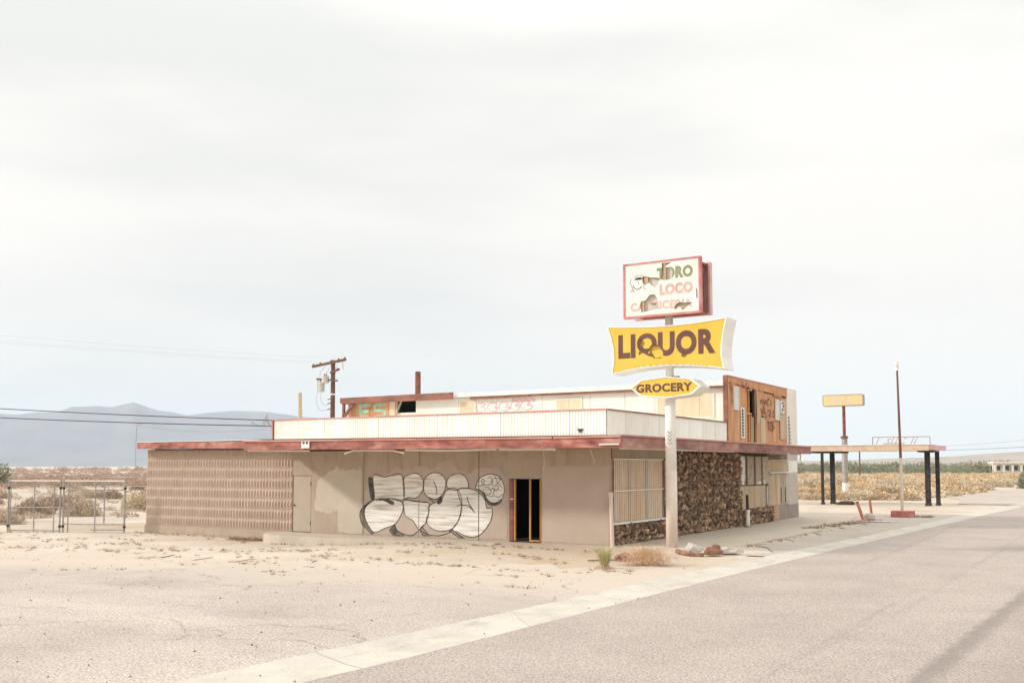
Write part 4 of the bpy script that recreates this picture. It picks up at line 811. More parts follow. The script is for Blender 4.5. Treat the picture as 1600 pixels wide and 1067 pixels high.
for a, wd in (([(1.02, 8.25), (.98, 8.13), (1.03, 8.0), (1.07, 7.92), (1.12, 7.84)], .014), ([(1.07, 8.06), (1.1, 7.98), (1.21, 7.91), (1.33, 7.96), (1.36, 8.01)], .022), ([(1.06, 8.26), (1.24, 8.34), (1.39, 8.32), (1.44, 8.27)], .012), ([(.97, 7.82), (1.03, 7.89), (1.09, 7.84)], .014), ([(1.24, 8.15), (1.25, 8.06)], .014), ([(1.38, 8.14), (1.44, 8.02), (1.42, 7.93), (1.52, 7.88)], .012)):
    ink += ribbon([(p.x, p.y) for p in cat_rom([(q[0], q[1], 0) for q in a], 5)], wd)
flat(cut2d(ink, HO), FY(F-.005)).build('emblem', M_ink, tp)
rb = MB()
for a, b, c, d in ((x0-.14, x1-.01, z0+.02, z0+.07), (x0-.14, x1-.01, z1, z1+.04), (x1-.07, x1-.01, z0+.07, z1)): rb.box(a, b, .40, .60, c, d)
rb.box(x0-.14, x1-.02, .58, .60, z0+.07, z1)
rb = rb.build('rear_cabinet', M_palepink, sg)
MB().box(x0+.2, x1-.12, F+.155, .40, z0+.02, z0+.06).box(x1-.25, x1-.2, F+.155, .40, z0+.06, z1).box(x0+.2, x1-.12, F+.155, .40, z1-.06, z1).build('linking_frame', M_redin, sg)
MB().bar((x1-.3, F+.2, z0+.1), (x1-.3, .36, z0+.6), .05).bar((x1-.3, F+.2, z1-.5), (x1-.3, .36, z1-.1), .05).build('strut', M_inpost, sg)
box('gap_sheet', M_redin, sg, x1-.42, x1-.40, F+.16, .39, z0+.1, z1-.1)
# LIQUOR: bow-tie box
top = [(.10, 6.86), (.6, 6.82), (1.22, 6.775), (2.05, 6.745), (2.9, 6.765), (3.5, 6.81), (4.0, 6.86)]
rgt = [(3.90, 6.45), (3.84, 6.05), (3.83, 5.7), (3.90, 5.34)]
bot = [(3.4, 5.42), (2.92, 5.48), (2.05, 5.53), (1.2, 5.50), (.7, 5.44), (.24, 5.35)]
lft = [(.31, 5.75), (.29, 6.15), (.21, 6.5)]
LQ = top+rgt+bot+lft; LY = -.42
ci = Vector((2.05, 6.1))
inset = lambda k, kz: [(2.05+(x-2.05)*k, 6.1+(z-6.1)*kz) for x, z in LQ]
lq = MB(); n = len(LQ); I = inset(.978, .95)
for d0, d1 in ((LY-.02, .44),):
    lq.v = [(x, d0, z) for x, z in LQ]+[(x, d1, z) for x, z in LQ]+[(x, d0, z) for x, z in I]+[(x, d1, z) for x, z in I]+[(x, d0+.03, z) for x, z in I]+[(x, d1-.03, z) for x, z in I]
    for i in range(n):
        j = (i+1) % n
        lq.f += [(i, j, j+n, i+n), (i, i+2*n, j+2*n, j), (i+n, j+n, j+3*n, i+3*n), (i+2*n, i+4*n, j+4*n, j+2*n), (i+3*n, j+3*n, j+5*n, i+5*n)]
lq = lq.build('liquor_cabinet', M_pole, sg)
LH = [[(1.25, 6.4), (1.39, 6.25), (1.32, 6.14), (1.17, 6.2)], [(1.57, 6.17), (1.81, 6.18), (2.01, 5.91), (1.91, 5.76), (1.66, 5.77), (1.49, 6.04)], [(1.17, 6.01), (1.29, 5.96), (1.17, 5.9)], [(2.68, 5.9), (2.75, 5.78), (2.66, 5.74), (2.54, 5.81)]]
flat(cut2d([I], LH), FY(LY)).build('face', M_yellow, lq); flat(cut2d([I]), FY(.41)).build('face', M_yellow, lq)
flat(cut2d([inset(.95, .9)]), FY(LY+.05)).build('inner_panel', M_amber, lq)
flat([[(1.6, 6.0), (1.95, 6.05), (1.98, 5.8), (1.7, 5.78)]], FY(LY+.025)).build('broken_sheet', M_yellow, lq)
letters('LIQUOR', .48, 3.64, 5.82, 6.56, .05, FY(LY-.005), M_letter, lq, LH)
bt = []
for (a, b) in zip(bot[:-1], bot[1:]):
    for k in range(4): t_ = k/4; bt += ribbon([(a[0]+(b[0]-a[0])*t_, a[1]+(b[1]-a[1])*t_+.03), (a[0]+(b[0]-a[0])*(t_+.12), a[1]+(b[1]-a[1])*(t_+.12)+.03)], .03)
flat(bt, FY(LY-.024)).build('rust_marks', M_rust, lq)
# GROCERY: lozenge box
GQ = [(.88, 4.89), (1.2, 5.12), (2.04, 5.20), (2.88, 5.10), (3.17, 4.86), (2.88, 4.63), (2.04, 4.545), (1.2, 4.64)]
I2 = [(2.03+(x-2.03)*.93, 4.87+(z-4.87)*.90) for x, z in GQ]; n = 8; GY = -.42
gq = MB(); gq.v = [(x, GY-.02, z) for x, z in GQ]+[(x, .36, z) for x, z in GQ]+[(x, GY-.02, z) for x, z in I2]+[(x, .36, z) for x, z in I2]+[(x, GY+.01, z) for x, z in I2]+[(x, .33, z) for x, z in I2]
for i in range(n):
    j = (i+1) % n; gq.f += [(i, j, j+n, i+n), (i, i+2*n, j+2*n, j), (i+n, j+n, j+3*n, i+3*n), (i+2*n, i+4*n, j+4*n, j+2*n), (i+3*n, j+3*n, j+5*n, i+5*n)]
gq = gq.build('grocery_cabinet', M_pole, sg)
flat([I2], FY(GY)).build('face', M_yellow, gq); flat([I2], FY(.335)).build('face', M_yellow, gq)
letters('GROCERY', 1.08, 2.90, 4.735, 4.995, .045, FY(GY-.005), M_letter, gq)
box('bracket', M_metal, sg, PX-.25, PX+.3, -.06, .06, 5.20, 5.235)

# ------------------------------------------------------------------ rubble and weeds round the sign
def lump(name, label, cat, loc, s, m, seed, rot=0.0, group=None):
    rs = random.Random(seed); bm = bmesh.new(); bmesh.ops.create_icosphere(bm, subdivisions=2, radius=1)
    for v in bm.verts:
        k = 1+.22*math.sin(v.co.x*3+seed)+.16*math.sin(v.co.y*5+seed*2)+rs.uniform(-.12, .12)
        v.co = Vector((v.co.x*s[0]*k, v.co.y*s[1]*k, max(-.3*s[2], v.co.z*s[2]*k)))
    bmesh.ops.rotate(bm, verts=bm.verts, cent=(0, 0, 0), matrix=Matrix.Rotation(rot, 3, 'Z'))
    me = bpy.data.meshes.new(name); bm.to_mesh(me); bm.free(); o = link(name, me, m); o.location = loc; return setp(o, label, cat, group)
lump('concrete_chunk', 'rounded white concrete chunk just right of the sign pole', 'rubble', (3.15, -1.0, .09), (.27, .2, .17), M_rubble, 3, .6)
lump('concrete_chunk', 'larger pale concrete chunk farther right of the sign pole', 'rubble', (3.98, -.75, .07), (.38, .26, .15), M_rubble, 5, .5)
lump('red_rock', 'red-brown rock leaning on the larger pale concrete chunk', 'rock', (3.85, -1.45, .07), (.34, .17, .15), M_redrock, 8, .6)
lump('small_red_rock', 'small dark red stone on top of the red-brown rock', 'rock', (3.86, -1.2, .2), (.14, .11, .1), M_redrock, 9, .3)
lump('brown_rock', 'single brown rock left of the dry tumbleweed', 'rock', (2.35, -4.1, .07), (.22, .15, .15), M_redrock, 12, .8)
mb = MB(); arc = cat_rom([(2.6, -1.0, .03), (2.95, -1.55, .04), (3.35, -1.85, .03), (3.7, -1.75, .02)], 5); mb.tube([tuple(p) for p in arc], [.07+.02*math.sin(i*2) for i in range(len(arc))], 6)
setp(mb.build('edging_kerb', M_redrock), 'broken red-brown edging curving round the foot of the sign', 'kerb')
def plank(name, label, a, b, wd, m): return setp(MB().bar(a, b, wd, .03).build(name, m), label, 'plank')
plank('broken_plank', 'thin broken stick lying left of the small green bush', (1.7, -4.9, .03), (2.35, -4.3, .04), .05, M_brown)
plank('loose_plank', 'long orange plank lying against the front walk', (-9.6, -1.95, -.2), (-7.8, -1.9, -.18), .22, M_plytan)
plank('fallen_plank', 'orange broken board in the debris before the red posts', (3.1, 16.3, .04), (4.1, 17.6, .05), .14, M_postred)
setp(MB().box(-4.4, -3.5, -1.4, -1.0, -.018, .03).build('door_scrap', M_rubble), 'pale scrap of board on the walk before the doorway', 'board')
def blades(n, rx, h, wd, lean=.6, seed=0, tuft=.15):
    """dry grass or twigs: thin curved two-segment blades"""
    rs = np.random.default_rng(seed); mb = MB()
    for k in range(n):
        a = rs.uniform(0, 6.283); r0 = rs.uniform(0, tuft)*rx; rr = rx*rs.uniform(.3, 1)*lean; hh = h*rs.uniform(.55, 1)
        c, s_ = math.cos(a), math.sin(a); p0 = Vector((c*r0, s_*r0, -.02)); p1 = Vector((c*(r0+rr*.45), s_*(r0+rr*.45), hh*.65)); p2 = Vector((c*(r0+rr), s_*(r0+rr), hh))
        p2 += Vector(rs.normal(0, .06*rx, 3)); t = Vector((-s_, c, 0))*wd
        mb.add([p0-t, p0+t, p1+t*.7, p1-t*.7, p2], [(0, 1, 2, 3), (3, 2, 4)])
    return mb
def tangle(n, rx, h, wd, seed):
    rs = np.random.default_rng(seed); mb = MB()
    for k in range(n):
        a, b = rs.uniform(0, 6.283), rs.uniform(.05, 1.5); q = rs.uniform(.45, 1)
        p = Vector((math.cos(a)*math.cos(b)*rx*q, math.sin(a)*math.cos(b)*rx*q, math.sin(b)*h*q)); d = Vector(rs.normal(0, 1, 3)).normalized()*rx*rs.uniform(.25, .6)
        e_ = p+d; e_.z = max(.01, min(h*1.05, e_.z)); mdl = (p+e_)/2+Vector(rs.normal(0, .08*rx, 3)); mdl.z = max(.01, mdl.z)
        t = d.cross(Vector((0, 0, 1))).normalized()*wd
        mb.add([p-t, p+t, mdl+t, mdl-t, e_], [(0, 1, 2, 3), (3, 2, 4)])
    return mb
t = thing('tumbleweed', 'dry tan tumbleweed heaped at the left of the sign pole', 'bush', (3.3, -4.75, 0))
o = link('twigs', tangle(1100, .72, .42, .004, 4).mesh('twigs'), M_tumble, t); o = link('stems', blades(150, 1.1, .66, .004, .9, 6, .5).mesh('stems'), M_tumble, t)
t = thing('small_green_bush', 'small yellow-green bush standing alone in the sand near the corner', 'bush', (2.86, -6.24, 0))
link('leaves', blades(300, .40, .62, .006, 1.0, 9, .12).mesh('leaves'), M_olive, t); link('dead_base', tangle(140, .26, .08, .008, 2).mesh('dead_base'), M_tumble, t)
# weeds in the cracks of the lot
allv = MB(); rs = random.Random(5)
def weed(x, y, s, n=14):
    for k in range(n):
        a = rs.uniform(0, 6.28); r0 = rs.uniform(0, .5)*s; l_ = rs.uniform(.4, 1)*s; h = rs.uniform(.15, .6)*s
        bx, by = x+math.cos(a)*r0*1.5, y+math.sin(a)*r0; z = gz(bx, by)
        c, q = math.cos(a), math.sin(a); w_ = .012
        allv.add([(bx-q*w_, by+c*w_, z), (bx+q*w_, by-c*w_, z), (bx+c*l_, by+q*l_, z+h)], [(0, 1, 2)])
for k in range(150):
    x = rs.uniform(-30, 4); y = rs.uniform(-12, -2.6) if x > -14 else rs.uniform(-15, -1.2)
    if rs.random() < .75: y = max(y, -7.5+rs.uniform(-1, 1))
    s = rs.uniform(.08, .2); dx = rs.uniform(.8, 1.0)
    for j in range(rs.randint(1, 5)): weed(x+j*.28*dx+rs.uniform(-.1, .1), y+j*.12*rs.uniform(-1, 1.6), s*rs.uniform(.6, 1.1), 12)
x = -14.2
while x < 2.6:                                        # along the edge of the front walk
    if rs.random() < .7: weed(x, -1.72-.25*sm(-4, 1, x)-rs.uniform(.05, .3), rs.uniform(.08, .22), 16)
    x += rs.uniform(.1, .45)
x = -22.4
while x < -14: weed(x, -.25-rs.uniform(0, .35), rs.uniform(.12, .3), 14); x += rs.uniform(.1, .5)
for k in range(40): weed(-15.6+rs.uniform(-1.2, 1.3), -.5-rs.uniform(0, .9), rs.uniform(.15, .35), 14)
for k in range(70): t_ = rs.random(); weed(3.0+.75*t_+rs.uniform(-.35, .35), 12.0+8*t_, rs.uniform(.1, .3), 16)
for k in range(30): weed(5.1+rs.uniform(-.3, .5), 23.8+rs.uniform(-.4, .6), rs.uniform(.12, .3), 14)
for k in range(25): weed(3.75+rs.uniform(-.15, .15), rs.uniform(2, 12), rs.uniform(.08, .16), 14)
o = allv.build('crack_weeds', M_weed); setp(o, 'brown dry weeds in the cracks of the lot and along the walk', 'weeds', kind='stuff')
# dark pebbles and grit
pb = MB()
for k in range(500):
    x = rs.uniform(-25, 6); y = rs.uniform(-22, -2.2); s = rs.uniform(.008, .03); z = gz(x, y)+.008
    pb.add([(x-s, y, z), (x, y-s*.7, z), (x+s, y, z), (x, y+s*.7, z), (x+s*.1, y, z+s)], [(0, 1, 4), (1, 2, 4), (2, 3, 4), (3, 0, 4)])
setp(pb.build('pebbles', M_redrock), 'scattered dark pebbles on the gravel lot', 'pebbles', kind='stuff')

# ------------------------------------------------------------------ red posts, lamp post
t = thing('leaning_red_post', 'leaning orange-red stub post in the debris at the store rear', 'post', (3.25, 19.9, 0))
MB().tube([(3.28, 19.9, -.1), (3.0, 19.9, .80)], .07, 10).build('shaft', M_postred, t); MB().tube([(2.985, 19.9, .84), (2.99, 19.9, .80)], .08, 10).build('cap', M_ink, t)
t = thing('upright_red_post', 'thin upright red stub post behind the leaning one', 'post', (2.8, 23.8, 0))
MB().tube([(2.82, 23.8, -.1), (2.73, 23.8, .82)], .06, 10).build('shaft', M_postred, t); MB().tube([(2.82, 23.8, .0), (2.82, 23.8, .05)], .14, 10).build('foot', M_lowpaint, t)
lump('concrete_chunk', 'pale concrete block at the foot of the leaning red post', 'rubble', (3.45, 20.4, .1), (.3, .22, .2), M_rubble, 21, .3)
lump('concrete_chunk', 'flat pale slab lying right of the leaning red post', 'rubble', (4.5, 18.3, .03), (.5, .45, .06), M_rubble, 23, .3)
lump('debris_heap', 'dark heap of rubbish on the ground under the gas canopy', 'debris', (-2.05, 38.6, .05), (.55, .35, .2), M_darkwood, 31, .2)
t = thing('lamp_post', 'tall thin dark lamp post on a red concrete base', 'lamp post', (4.36, 23.3, 0))
b = MB().box(3.88, 4.86, 22.95, 23.75, -.05, .31).build('base', M_redbase, t)
MB().tube([(4.36, 23.3, .31), (4.345, 23.3, 2.9)], [.075, .068], 10).build('lower_shaft', M_poletan, t); MB().tube([(4.345, 23.3, 2.9), (4.29, 23.3, 7.2)], [.066, .045], 10).build('shaft', M_polewood, t)
MB().tube([(4.29, 23.3, 7.2), (4.29, 23.3, 7.26)], .10, 10).tube([(4.29, 23.3, 7.26), (4.285, 23.3, 7.38)], [.06, .085], 10).build('lamp_cup', M_pole, t); MB().tube([(4.285, 23.3, 7.38), (4.28, 23.3, 7.5), (4.28, 23.3, 7.68)], [.10, .09, .015], 10).build('lamp_head', M_inner, t)

# ------------------------------------------------------------------ gas station canopy and sign
cn = thing('gas_canopy', 'abandoned flat gas station canopy on black columns', 'canopy', (0, 39.5, 0))
sl = box('roof_slab', M_canopy, cn, -7.5, 3.30, 38.0, 40.9, 3.47, 3.83)
MB().prism([(3.31, 38.15), (3.85, 40.6), (3.85, 41.2), (3.31, 41.2)], lambda a, b, d: (a, b, d), 3.50, 3.80).build('end_slab', M_palepink, cn)
box('slab_cap', M_white, cn, -7.55, 3.35, 37.95, 40.95, 3.832, 3.87); box('loose_board', M_fadedred, cn, .6, 1.9, 37.97, 38.03, 3.88, 3.95)
for (x, y, wd) in ((-3.28, 38.1, .16), (-2.95, 39.4, .27), (3.02, 39.16, .30), (3.40, 40.5, .24)):
    c = box('column', M_blackcol, cn, x-wd/2, x+wd/2, y-wd/2, y+wd/2, -.02, 3.47); box('column_foot', M_ink, c, x-wd/2-.03, x+wd/2+.03, y-wd/2-.03, y+wd/2+.03, -.01, .14)
MB().box(-4.2, -2.2, 38.2, 40.8, 3.36, 3.468).box(2.6, 3.5, 38.2, 40.8, 3.37, 3.468).build('beam', M_darkwood, cn)
fr = MB()
fr.bar((-.1, 38.3, 4.34), (3.35, 38.3, 4.34), .035).bar((-.1, 38.3, 3.87), (-.1, 38.3, 4.34), .035).bar((3.35, 38.3, 3.87), (3.35, 38.3, 4.34), .035)
for x in (.0, .9, 1.15, 2.1, 2.3): fr.bar((x+.1, 38.3, 3.87), (x+.32, 38.3, 4.34), .025)
fr.bar((.85, 38.3, 4.2), (1.05, 38.3, 4.2), .03).bar((.85, 38.3, 4.2), (.85, 38.3, 3.87), .03).bar((1.8, 38.3, 4.25), (2.0, 38.3, 4.25), .03)
fr.build('sign_frame', M_rust, cn)
mk = []; rs2 = random.Random(4); x = -4.0
while x < .9:
    if rs2.random() < .78:
        mk += ribbon([(x, 3.54), (x, 3.77)], .05)
        if rs2.random() < .6: mk += ribbon([(x, 3.75 if rs2.random() < .5 else 3.56), (x+.2, 3.74 if rs2.random() < .5 else 3.56)], .05)
        if rs2.random() < .4: mk += ribbon([(x+.2, 3.56), (x+.2, 3.72)], .05)
    x += .34
for q in mk: flat([q], FY(37.994)).build('faded_mark', M_fadedred, cn)
gs = thing('gas_sign', 'sun-bleached yellow GAS sign on a tall thin pole behind the canopy', 'sign', (-6.3, 57, 0))
MB().tube([(-6.3, 57, -.1), (-6.28, 57, 1.1)], .26, 12).build('pole_base', M_pole, gs); MB().tube([(-6.29, 57, 1.1), (-6.28, 57, 4.9)], .24, 12).build('lower_pole', M_metal, gs); MB().tube([(-6.28, 57, 4.9), (-6.28, 57, 8.2)], .13, 10).build('upper_pole', M_rust, gs)
def rrect(x0, x1, z0, z1, r, n=5):
    o = []
    for cx, cz, a0 in ((x1-r, z0+r, -90), (x1-r, z1-r, 0), (x0+r, z1-r, 90), (x0+r, z0+r, 180)):
        for k in range(n+1): a = R(a0+90*k/n); o.append((cx+math.cos(a)*r, cz+math.sin(a)*r))
    return o
cb = MB().prism(rrect(-7.96, -4.62, 7.50, 8.48, .16), lambda a, b, d: (a, d, b), 56.75, 57.25).build('cabinet', M_metal, gs)
flat([rrect(-7.88, -4.70, 7.575, 8.405, .12)], FY(56.744)).build('face', M_gasface, cb); flat([rrect(-7.88, -4.70, 7.575, 8.405, .12)], FY(57.256)).build('face', M_gasface, cb)
letters('GAS', -7.35, -5.4, 7.68, 8.28, .05, FY(56.738), M_gasletter, cb)
MB().tube([(-6.28, 57, 4.8), (-6.28, 57, 5.0)], .3, 10).build('flange', M_rust, gs)

# ------------------------------------------------------------------ utility poles and wires
up_ = thing('utility_pole', 'wooden utility pole with crossarms and transformers behind the store', 'utility pole', (-33.3, 24, -.3))
X, Y = -33.32, 24.0
MB().tube([(X, Y, -.5), (X, Y, 9.9)], [.20, .15], 10).build('shaft', M_polewood, up_)
MB().bar((X-1.75, Y-.22, 9.52), (X+1.35, Y-.22, 9.86), .13, .17).build('crossarm', M_polewood, up_); MB().bar((X-.05, Y-.22, 9.0), (X+.75, Y-.22, 9.22), .12, .14).build('crossarm', M_polewood, up_); MB().bar((X-1.25, Y-.3, 8.62), (X+.6, Y-.22, 8.42), .10, .12).build('crossarm', M_polewood, up_)
for x, z, r_, h in ((X-.42, 8.35, .24, .72), (X-.78, 7.75, .22, 1.1)):
    tr = MB().tube([(x, Y-.32, z-.05), (x, Y-.32, z+h*.6)], r_, 14).build('transformer', M_tranny, up_); MB().tube([(x-.08, Y-.32, z+h*.6), (x-.08, Y-.32, z+h*.6+.16)], .04, 6).tube([(x+.08, Y-.32, z+h*.6), (x+.08, Y-.32, z+h*.6+.16)], .04, 6).build('bushing', M_rust, tr)
MB().tube([(X-1.15, Y-.3, 8.5), (X-1.12, Y-.3, 7.7)], .05, 6).tube([(X-1.25, Y-.3, 8.5), (X-.95, Y-.3, 8.5)], .03, 6).build('fuse_cutout', M_tranny, up_)
for x in (X-1.65, X-1.0, X, X+.7, X+1.25): MB().tube([(x, Y-.22, 9.66+.11*(x-X)), (x, Y-.22, 9.9+.11*(x-X))], [.07, .05], 6).build('insulator', M_rust, up_)
MB().tube([(X+1.05, Y-.22, 9.7), (X+1.1, Y-.22, 9.2)], .04, 6).build('insulator', M_tranny, up_)
for z in (6.5, 6.9, 7.2): MB().bar((X-.4, Y-.1, z-.06), (X+.15, Y-.1, z+.05), .05).build('bracket', M_ink, up_)
MB().tube([(X, Y, 7.45), (X, Y, 7.55)], .185, 10).build('band', M_pole, up_)
for a in ([(X-1.15, Y-.3, 7.7), (X-1.25, Y-.3, 7.0), (X-.9, Y-.3, 6.4), (X-.4, Y-.15, 6.45)], [(X-.78, Y-.32, 7.7), (X-.85, Y-.3, 7.1), (X-.5, Y-.2, 6.7), (X-.3, Y-.15, 6.85)], [(X-.95, Y-.3, 8.5), (X-.9, Y-.3, 9.1), (X-.4, Y-.25, 9.5)], [(X-.4, Y-.3, 8.9), (X-.1, Y-.3, 9.3), (X-.0, Y-.25, 9.6)], [(X+.1, Y-.3, 8.3), (X+.45, Y-.3, 8.9), (X+.6, Y-.25, 9.6)]):
    MB().tube([tuple(p) for p in cat_rom(a, 5)], .014, 4).build('jumper_wire', M_faintwire, up_)
def wire(name, a, b, sag, rad, m, label, group=None):
    a, b = Vector(a), Vector(b); pts = []
    for k in range(25):
        t_ = k/24; p = a.lerp(b, t_); p.z -= sag*4*t_*(1-t_); pts.append(tuple(p))
    return setp(MB().tube(pts, rad, 5).build(name, m), label, 'wire', group)
wire('power_line', (-62, 1.2, 7.45), (-14.0, 1.2, 4.28), .25, .022, M_wire, 'upper dark service cable running from the left edge to the parapet', 'service cables')
wire('power_line', (-62, .6, 6.75), (-14.0, .6, 4.06), .28, .022, M_wire, 'lower dark service cable running from the left edge to the parapet', 'service cables')
wire('phone_line', (-25.6, 2.0, 4.40), (-17.2, 1.9, 4.05), .18, .009, M_faintwire, 'thin grey cable sagging to the satellite dish')
setp(MB().tube([tuple(p) for p in cat_rom([(-24.9, 1.6, 4.43), (-25.45, 1.9, 4.42), (-25.64, 2.0, 4.2), (-25.66, 2.0, 3.0), (-25.62, 2.0, 1.5), (-26.0, 2.0, .5), (-26.5, 2.0, -.28)], 5)], .011, 5).build('dangling_cable', M_faintwire), 'loose thin cable hanging to the ground left of the store', 'wire')
for i, (dx, dz) in enumerate(((-1.65, .02), (-1.0, .08), (.7, .28))):
    wire('overhead_wire', (X+dx, Y-.22, 9.78+dz*.6), (-58+i*.8, -26, 11.2+dz), .5, .0035, M_faintwire, 'faint thin overhead wire crossing the sky at the left', 'faint overhead wires')
wire('distant_wire', (40, 62, 9.0), (-39.9, 208.6, 6.6), 1.6, .022, M_faintwire, 'upper thin wire descending to the far pole at the right', 'wires at the right')
wire('distant_wire', (40, 61, 7.6), (-37.9, 208.6, 6.4), 1.7, .028, M_wire, 'lower thin dark wire descending to the far pole at the right', 'wires at the right')
t = thing('distant_utility_pole', 'thin far utility pole seen through the gas canopy', 'utility pole', (-38.8, 208.8, 0))
MB().tube([(-38.8, 208.8, -.3), (-38.8, 208.8, 7.0)], .17, 6).build('shaft', M_polewood, t); MB().bar((-40, 208.7, 6.5), (-37.6, 208.7, 6.5), .12, .15).build('crossarm', M_polewood, t)

# ------------------------------------------------------------------ chain-link gates
def gate(name, label, A, B, h, rails, posts, stub=None):
    z0 = -.34; A = Vector((A[0], A[1], z0)); B = Vector((B[0], B[1], z0)); t = thing(name, label, 'gate', tuple(A), 'chain-link gates'); d = (B-A); Lg = d.length; d.normalize()
    for s_ in posts: p = A+d*s_*Lg; MB().tube([p-Vector((0, 0, .1)), p+Vector((0, 0, h+(.06 if s_ in (0, 1) else 0)))], .038 if s_ in (0, 1) else .026, 8).build('post', M_metal, t)
    for z, a, b in rails: MB().tube([A+d*a*Lg+Vector((0, 0, z)), A+d*b*Lg+Vector((0, 0, z))], .026, 8).build('rail', M_white if z > 2 else M_metal, t)
    for s_ in (0, 1):
        for z in (.25, h*.85): p = A+d*(s_*Lg)+Vector((0, 0, z)); MB().tube([p-Vector((0, 0, .05)), p+Vector((0, 0, .05))], .06, 8).build('hinge_band', M_ink, t)
    me = MB(); st = .065
    n = int((Lg+h)/st)
    for k in range(n):
        for sg_ in (1, -1):
            u0 = k*st-h if sg_ == 1 else k*st; u1 = u0+sg_*h
            a0, a1 = u0, u1; q0, q1 = 0.0, h
            lo, hi = 0, Lg
            if a1 == a0: continue
            f = lambda u: (u-a0)/(a1-a0)*h
            ua, ub = (max(lo, min(hi, a0)), max(lo, min(hi, a1)))
            if abs(ua-ub) < .02: continue
            me.bar(A+d*ua+Vector((0, 0, f(ua)+.02)), A+d*ub+Vector((0, 0, f(ub)+.02)), .0026)
    me.build('chain_link_mesh', M_metal, t)
    return t
gate('chain_link_gate', 'left chain-link gate leaf near the left edge of the lot', (-27.8, -2.84), (-25.5, -1.9), 2.22, [(2.2, 0, 1), (1.05, 0.03, 1), (.06, 0.03, 1)], (0, .04, .5, .88, 1))
gate('chain_link_gate', 'right chain-link gate leaf beside the store wall', (-25.35, -1.85), (-22.7, -.75), 2.22, [(2.2, 0, 1), (1.82, .05, 1), (.35, 0, 1), (.12, .45, 1)], (0, .08, .52, 1))
t = thing('fence_stub', 'short open pipe fence standing behind the right gate leaf', 'fence', (-29.8, 3.4, -.34))
for p in ((-29.8, 3.4), (-25.2, 4.6)): MB().tube([(p[0], p[1], -.4), (p[0], p[1], 1.95)], .035, 8).build('post', M_metal, t)
for z in (.3, 1.5, 1.93): MB().tube([(-29.8, 3.4, z), (-22.4, 5.3, z)], .025, 8).build('rail', M_metal, t)

# ------------------------------------------------------------------ scrub, trees, far building
def clump_mesh(n, rx, h, leaf, seed):
    """dome of small leaf-size faces thinning to the outline, over short twigs"""
    rs = np.random.default_rng(seed); mb = MB()
    for k in range(n):
        a = rs.uniform(0, 6.283); b = math.asin(rs.uniform(0, 1)); q = rs.uniform(.35, 1)**.5*(1+.25*math.sin(3*a+seed)+rs.normal(0, .07))
        p = Vector((math.cos(a)*math.cos(b)*rx*q, math.sin(a)*math.cos(b)*rx*q, math.sin(b)*h*q)); l_ = leaf*rs.uniform(.5, 1.3)
        u = (Vector(rs.normal(0, 1, 3))+Vector((p.x/rx, p.y/rx, 1.1))*1.2).normalized()*l_; v = u.cross(Vector(rs.normal(0, 1, 3))).normalized()*l_*.28
        mb.add([p-v, p+v, p+u], [(0, 1, 2)])
    return mb.mesh('foliage')
SH = [clump_mesh(1500, .8, .7, .13, s_) for s_ in range(5)]
def polar(px, d): a = math.atan((px-800)/1550.); a2 = R(31.8)-a; return CAM.x-math.sin(a2)*d/1, CAM.y+math.cos(a2)*d
def shrub(name, label, x, y, s, m, group, sz=1.0):
    k = random.randrange(5); key = (k, m.name); me = SHM.get(key)
    if me is None: me = SH[k].copy(); me.materials.clear(); me.materials.append(m); SHM[key] = me
    t = bpy.data.objects.new(name, me); C.objects.link(t); t.location = (x, y, gz(x, y)-.03); t.scale = (s, s, s*sz); t.rotation_euler.z = random.uniform(0, 6.28); return setp(t, label, 'shrub', group)
SHM = {}
shrub('round_shrub', 'round tan shrub seen through the right gate leaf', -37, 7.2, 1.3, M_tanbrush, 'scrub beyond the gates')
shrub('olive_shrub', 'pale yellow-green shrub close to the left end of the store', -41.3, 14.3, 1.5, M_gold2, 'scrub beyond the gates')
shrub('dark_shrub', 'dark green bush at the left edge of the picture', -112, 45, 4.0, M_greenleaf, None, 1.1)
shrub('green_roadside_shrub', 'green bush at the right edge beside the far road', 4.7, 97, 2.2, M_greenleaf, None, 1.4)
rs = random.Random(21)
for k in range(22):
    px = rs.uniform(-60, 250); d = rs.uniform(55, 120); x, y = polar(px, d)
    if x > -25: continue
    shrub('dry_shrub', 'low brown dry shrub in the open scrub beyond the gates', x, y, rs.uniform(.7, 1.5), rs.choice([M_drybrush, M_tanbrush, M_tanbrush]), 'scrub beyond the gates', rs.uniform(.6, 1))
for k in range(75):
    px = rs.uniform(1225, 1660); d = rs.uniform(84, 150); x, y = polar(px, d)
    if y < 50+3*max(0, x+1) or x > 2.0-max(0, (75-y))*.12 and y < 78: continue
    if x > 1: continue
    shrub('golden_shrub', 'golden dry shrub in the scrub beyond the gas canopy', x, y, rs.uniform(.8, 1.7), rs.choice([M_gold, M_gold, M_gold2, M_tanbrush]), 'golden shrubs beyond the canopy', rs.uniform(.6, .95))
for k in range(14):
    x = -9+k*.72+rs.uniform(-.3, .3); y = 45.5+.75*max(0, x+3)+rs.uniform(-.5, 1.5)
    shrub('golden_shrub', 'golden dry shrub in the scrub beyond the gas canopy', x, y+2, rs.uniform(.6, 1.1), rs.choice([M_gold, M_gold2]), 'golden shrubs beyond the canopy', rs.uniform(.6, .95))
